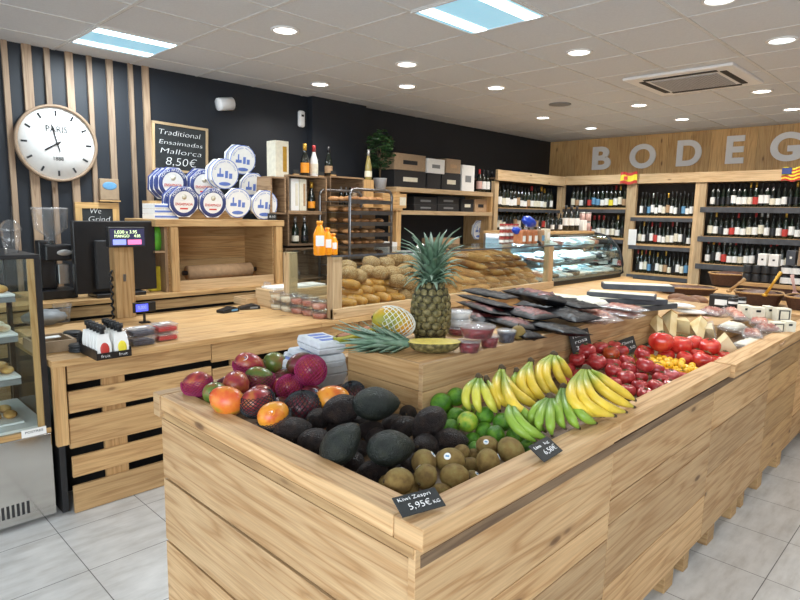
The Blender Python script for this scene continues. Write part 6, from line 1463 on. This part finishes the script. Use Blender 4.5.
z1 = carton2('black wine carton third on the shelf top', 441.5, 461, 174, 187.5, 5.0, 'bcard', pm='cream', z0=zt); carton2('brown wine carton on the third black one', 446, 461, 160, 174, 5.0, 'card', pm='kraft', z0=z1)
carton2('white wine carton with a dark feather print', 461.5, 475, 166, 189, 5.0, 'paper', pm='grey', z0=zt)
for i, (x0, x1) in enumerate(((414, 437), (437.5, 459))):
    z1 = carton2('black carton in the lower pair, %s, between the shelves' % ['left', 'right'][i], x0, x1, 205, 211, 4.98, 'bcard', pm='grey', z0=zm); carton2('black carton on top of the %s one between the shelves' % ['left', 'right'][i], x0, x1, 197.5, 204.5, 4.98, 'bcard', pm='grey', z0=z1)
carton2('black carton beside the brown one between the shelves', 461, 474, 199.5, 212, 4.98, 'bcard', pm='cream', z0=zm); carton2('brown carton with dark lettering between the shelves', 474.5, 487, 199.5, 212, 4.98, 'kraft', pm='bcard', z0=zm)
carton2('slim pale carton at the right end between the shelves', 488, 491, 202, 212, 4.98, 'cream', z0=zm)
for i, (px, lb) in enumerate(((479, 'pink_label'), (483, 'paper'), (487, 'paper'), (491, 'black'))): p = pt(px, 189, y=5.06); bottle(('bottle', lb, 'red_foil' if i == 0 else 'black_foil', 0, (.16, .5)), (p.x, 5.06, zt+.001), 'wine bottle on the shelf top beside the cartons, %s' % ordn(i, 4), 'bottles at the right of the shelf top')
p = pt(479, 230, y=5.05); OCT['blue'].put((p.x, 5.05, p.z), (.1, 0, 0), 1.0, 'single octagonal box standing under the middle shelf', 'octagonal ensaimada boxes')
carton2('brown box standing in the dark space under the middle shelf', 436, 460, 238, 250, 5.0, 'kraft', z0=1.121)
carton2('pale wooden box at the left of the middle shelf posts', 389, 397.5, 242, 256, 4.7, 'paper', z0=.951)
t = thing('steel_scale', 'grey steel machine under the right of the middle shelf', 'machine', (6.3, 5.0, 1.121)); MB().box(-.3, .3, -.05, .2, 0, .06).build('body', 'steel_dark', t, bev=.01); MB().box(-.25, .25, -.04, .18, .061, .07).build('plate', 'steel', t)
# meat slicer, white
t = thing('slicer', 'white machine seen through the bread case glass', 'machine', (4.95, 4.62, 1.001)); MB().box(-.16, .16, -.1, .2, .0, .2).build('body', 'white', t, bev=.03); MB().lathe([(.12, -.02), (.12, .0), (0, .01)], 24, T=Matrix.Translation((0, -.1, .17)) @ Matrix.Rotation(math.pi/2, 4, 'X')).build('blade', 'steel', t)
q = thing('work_bench', 'dark work bench behind the bread case', 'bench', (5.7, 4.65, 0)); MB().box(4.62, 6.8, 4.42, 4.86, .96, 1.0).build('bench_top', 'steel_dark', q, world=True); MB().box(4.66, 6.76, 4.46, 4.86, .002, .959).build('bench_front', 'matt_black', q, world=True)

# ============================================================ CURVED DELI CASE
D0, D1 = BC1+.06, 7.56; DZ0 = C1; DT = pt(600, 231, y=3.75).z
dc = thing('deli_case', 'curved glass deli display case on the counter beyond the bread', 'display case', ((D0+D1)/2, 3.8, CT))
prof = [(3.38, DZ0+.05)]
for i in range(9): q = i/8; prof.append((3.36+.44*q**2.0, DZ0+.06+(DT-.03-DZ0-.06)*math.sin(q*math.pi/2)**.95))
MB().box(D0, D1, 3.38, 4.3, DZ0, DZ0+.05).build('base', 'black', dc, world=True, bev=.006)
MB().box(D0, D1, 3.78, 4.3, DT-.03, DT, grain=0).build('top_board', 'pine', dc, world=True)
MB().box(D0, D1, 4.27, 4.3, DZ0+.051, DT-.031).build('back_panel', 'steel', dc, world=True)
MB().box(D0, D1, 3.8, 3.9, DT-.075, DT-.031).build('light_hood', 'steel_dark', dc, world=True)
MB().box(D0+.05, D1-.05, 3.82, 3.88, DT-.080, DT-.0755).build('light_tube', 'tube_glow', dc, world=True)
light('AREA', ((D0+D1)/2, 3.9, DT-.09), 60, D1-D0-.2, (.62, .86, 1), (math.radians(-15), 0, 0), .1, 'deli_lamp')
m = MB(); vs = []; n = len(prof)
for x in (D0+.01, D1-.02):
    for y, z in prof: vs.append((x, y, z))
    for y, z in prof: vs.append((x, y+.005, z))
fs = []
for i in range(n-1): fs += [(i, 2*n+i, 2*n+i+1, i+1), (n+i, n+i+1, 3*n+i+1, 3*n+i)]
m.add(vs, fs, smooth=True); m.build('curved_glass', 'glass', dc, world=True)
for x in (D0, D1): MB().tube([(x, y, z) for y, z in prof], .016, 8).build('curved_rim', 'black', dc, world=True)
MB().prism([(y+.01, z) for y, z in prof]+[(4.27, DT-.04), (4.27, DZ0+.06)], D1-.012, D1-.008, plane='yz').build('end_glass', 'glass', dc, world=True)
M['tray_blue'] = plain('pale_tray', (.62, .78, .88), .4)
for s in range(3):
    z = DZ0+.055+s*.175; y0 = 3.42+s*.11
    if s: MB().box(D0+.02, D1-.03, y0, 4.26, z-.008, z).build('shelf_glass', 'glass', dc, world=True); MB().box(D0+.02, D1-.03, y0-.012, y0, z-.02, z+.004).build('shelf_edge', 'steel', dc, world=True)
    random.seed(60+s); n = 11
    for i in range(n):
        for d in range(2):
            x = D0+.12+(D1-D0-.24)*i/(n-1)+random.uniform(-.02, .02); mt = random.choice(['paper', 'tray_blue', 'tray_blue', 'paper', 'meat_pink', 'box_grey'])
            t = thing('deli_pack', '%s deli pack, %s level of curved case, %s, %s line' % ({'paper': 'white', 'tray_blue': 'pale blue', 'meat_pink': 'pink', 'box_grey': 'dark'}[mt], ['lowest', 'middle', 'top'][s], ordn(i, n), ['front', 'back'][d]), 'package', (x, y0+.12+d*.28, z+.001), rot=(random.uniform(.1, .3), 0, random.uniform(-.3, .3)), group='packs inside the curved deli case')
            t.location.z += .03
            MB().box(-.06, .06, -.09, .09, .0, .022+random.random()*.03).build('pack', mt, t, bev=.01); MB().box(-.03, .04, -.04, .03, .055, .057).build('label', 'paper', t)
# things on the deli case and bread case
def topb(spec, px, label, s=1): p = pt(px, 228, y=3.95); bottle(spec, (p.x, 3.95, DT+.001), label, 'bottles standing on the deli case', s)
for i, px in enumerate((565, 570.5, 576)): topb(('bottle', W_, 'black_foil', 0, (.22, .52)), px, 'large dark wine bottle with white label on the deli case, %s' % ['left', 'middle', 'right'][i], 1.05)
for i, px in enumerate((548, 552, 556, 560)): topb(('bottle', W_ if i % 2 else 'black', 'black_foil', 0, (.1, .36)), px, 'smaller dark bottle on the deli case left of the large ones, %s' % ['far left', 'second', 'third', 'fourth'][i], .72)
for i, (px, lv) in enumerate(((583, 0), (589, 0), (583, 1), (589, 1))):
    p = pt(px, 228, y=3.9); t = thing('pink_jar', 'pale pink jar beside the large bottles on the deli case, %s %s' % (['lower', 'upper'][lv], ['left', 'right'][i % 2]), 'jar', (p.x, 3.92, DT+.001+lv*.126), group='pink jars on the deli case'); MB().lathe([(.036, 0), (.036, .10)], 16).build('jar_body', 'pink_label', t); MB().lathe([(.037, .10), (.037, .12), (0, .12)], 16).build('lid', 'silver_foil', t)
p = pt(595, 230, y=3.9); t = thing('white_lantern', 'small white box at the right end of the deli case top', 'box', (D1-.1, 3.92, DT+.001)); MB().box(-.05, .05, -.05, .05, 0, .14).build('box_body', 'paper', t, bev=.01); MB().lathe([(.02, .14), (.02, .17), (0, .17)], 12).build('knob', 'cream', t)
# packed goods at the bread case end: bread bags, blue bag, jars
M['blue_bag'] = plain('bright_blue_plastic', (.01, .06, .5), .3, bmp=.8, scale=18)
Zt = BZ+.001
for i, (px, lab) in enumerate(((519, 'leftmost sliced bread bag on the glass case'), (525, 'second sliced bread bag on the glass case'), (531, 'third sliced bread bag on the glass case'), (538, 'blue-labelled sliced bread bag on the glass case'))):
    p = pt(px, 246, y=3.6); t = thing('bread_bag', lab, 'bread bag', (p.x, 3.6, Zt), group='bagged loaves on the glass case'); MB().box(-.035, .035, -.06, .06, 0, .15).build('bag', 'papaya_flesh' if i < 3 else 'kraft', t, bev=.015); MB().box(-.028, .028, -.062, -.0605, .03, .09).build('label', 'paper' if i < 3 else 'blue_label', t); MB().ell((0, 0, .165), (.03, .02, .025), 10, 6).build('bag_neck', 'film', t)
for lab, px, py, s in (('larger crumpled blue bag on the packed bread', 529, 222, 1.0), ('smaller blue bag drooping at the left of the packed bread', 517, 231, .7)):
    p = pt(px, py, y=3.62); t = thing('blue_bag', lab, 'bag', p, rot=(0, .3, 0), group='blue plastic bags'); MB().ell((0, 0, 0), (.11*s, .06*s, .055*s), 20, 12, fn=lambda u: u*(1+.25*noise.noise(u*2.5))).build('bag', 'blue_bag', t)
t_ = pt(545, 244, y=3.62); t = thing('white_packet', 'white packet at the right end of the packed bread', 'packet', (t_.x, 3.62, Zt)); MB().box(-.04, .04, -.04, .04, 0, .16).build('packet', 'cream', t, bev=.006); MB().box(-.025, .025, -.042, -.0405, .05, .12).build('label', 'paper', t)
for lv in range(3):
    for i in range(4):
        p = pt(501.5+i*4.6, 245, y=3.75); t = thing('jam_jar', 'small red-brown jar in the %s row left of the bagged bread, %s' % (['bottom', 'middle', 'top'][lv], ordn(i, 4)), 'jar', (p.x, 3.75, Zt+lv*.071), group='small jars on the glass case'); MB().lathe([(.028, 0), (.029, .055)], 14).build('jar_body', 'salami', t); MB().lathe([(.0295, .012), (.0295, .04)], 14, caps=False).build('label', 'paper', t); MB().lathe([(.029, .055), (.029, .069), (0, .069)], 14).build('lid', 'red_foil', t)

# ============================================================ LETTERS AND FLAGS ON THE BACK WALL
def glyph(ch, x0, x1, y0, y1):
    X_ = BX-.034; a = pt(x0, y1, x=X_); b = pt(x1, y0, x=X_); h = b.z-a.z; w = a.y-b.y
    cu = bpy.data.curves.new('g', 'FONT'); cu.body = ch; cu.size = 1; cu.extrude = .02; cu.offset = .035; cu.resolution_u = 8; o = bpy.data.objects.new('g', cu); COL.objects.link(o); bpy.context.view_layer.update(); me = bpy.data.meshes.new_from_object(o); bpy.data.objects.remove(o)
    xs = [v.co.x for v in me.vertices]; ys = [v.co.y for v in me.vertices]
    for v in me.vertices: v.co.x = (v.co.x-min(xs))/(max(xs)-min(xs))*w-w/2; v.co.y = (v.co.y-min(ys))/(max(ys)-min(ys))*h-h/2
    me.transform(FACE_X(0, 0, 0)); me.materials.clear(); me.materials.append(M['white']); o = bpy.data.objects.new('wall_letter', me); COL.objects.link(o); o.location = (X_+.002, (a.y+b.y)/2, a.z+h/2)
    tag(o, 'large white capital letter %s on the pine cladding' % ch, 'letter', 'BODEGA letters')
glyph('B', 592, 612, 146, 170); glyph('O', 629, 657, 143, 169); glyph('D', 676, 703, 139, 166.5); glyph('E', 725, 746, 135, 164); glyph('G', 769, 803, 131, 162)
def flag(label, x0, x1, y0, y1, stripes, X_=RX-.05, crest=None):
    a = pt(x0, y1, x=X_); b = pt(x1, y0, x=X_); w = (a.y-b.y); h = b.z-a.z; t = thing('small_flag', label, 'flag', (X_, (a.y+b.y)/2, a.z))
    n = 10; z = 0; tot_ = sum(s for s, _ in stripes)
    for s, mt in stripes:
        m = MB(); hh = h*s/tot_; vs = []
        for i in range(n+1):
            y = w/2-w*i/n; q = .012*math.sin(i*1.1); dz = .012*math.sin(i*.9)
            for zz in (z, z+hh):
                for xx in (-.002, .002): vs.append((q+xx, y, zz+dz))
        fs = []
        for i in range(n):
            o = i*4; fs += [(o, o+4, o+6, o+2), (o+1, o+3, o+7, o+5), (o+2, o+6, o+7, o+3), (o, o+1, o+5, o+4)]
        fs += [(0, 2, 3, 1), (n*4, n*4+1, n*4+3, n*4+2)]
        m.add(vs, fs); m.build('stripe', mt, t); z += hh
    if crest: MB().box(-.022, -.017, w*crest[0], w*crest[1], h*crest[2], h*crest[3]).build('crest', crest[4], t)
flag('small red and yellow striped flag with crest on the rack header', 620, 638, 172, 184, [(1, 'red_label'), (2, 'yellow_label'), (1, 'red_label')], crest=(.05, .25, .35, .65, 'red_print'))
flag('small red and yellow flag with dark corner at the right end', 781, 803, 167, 181, [(1, 'red_label'), (1, 'yellow_label')]*4, crest=(.0, .48, .5, .98, 'navy_print'))
# white notice hanging on the rack post
a = pt(626, 246, x=RX-.02); b = pt(638, 226, x=RX-.02); t = thing('paper_notice', 'blank white notice on the rack post beside the deli case', 'notice', (RX-.004, (a.y+b.y)/2, b.z-.2)); MB().box(-.003, 0, -.06, .06, -.08, .15).build('sheet', 'paper', t)
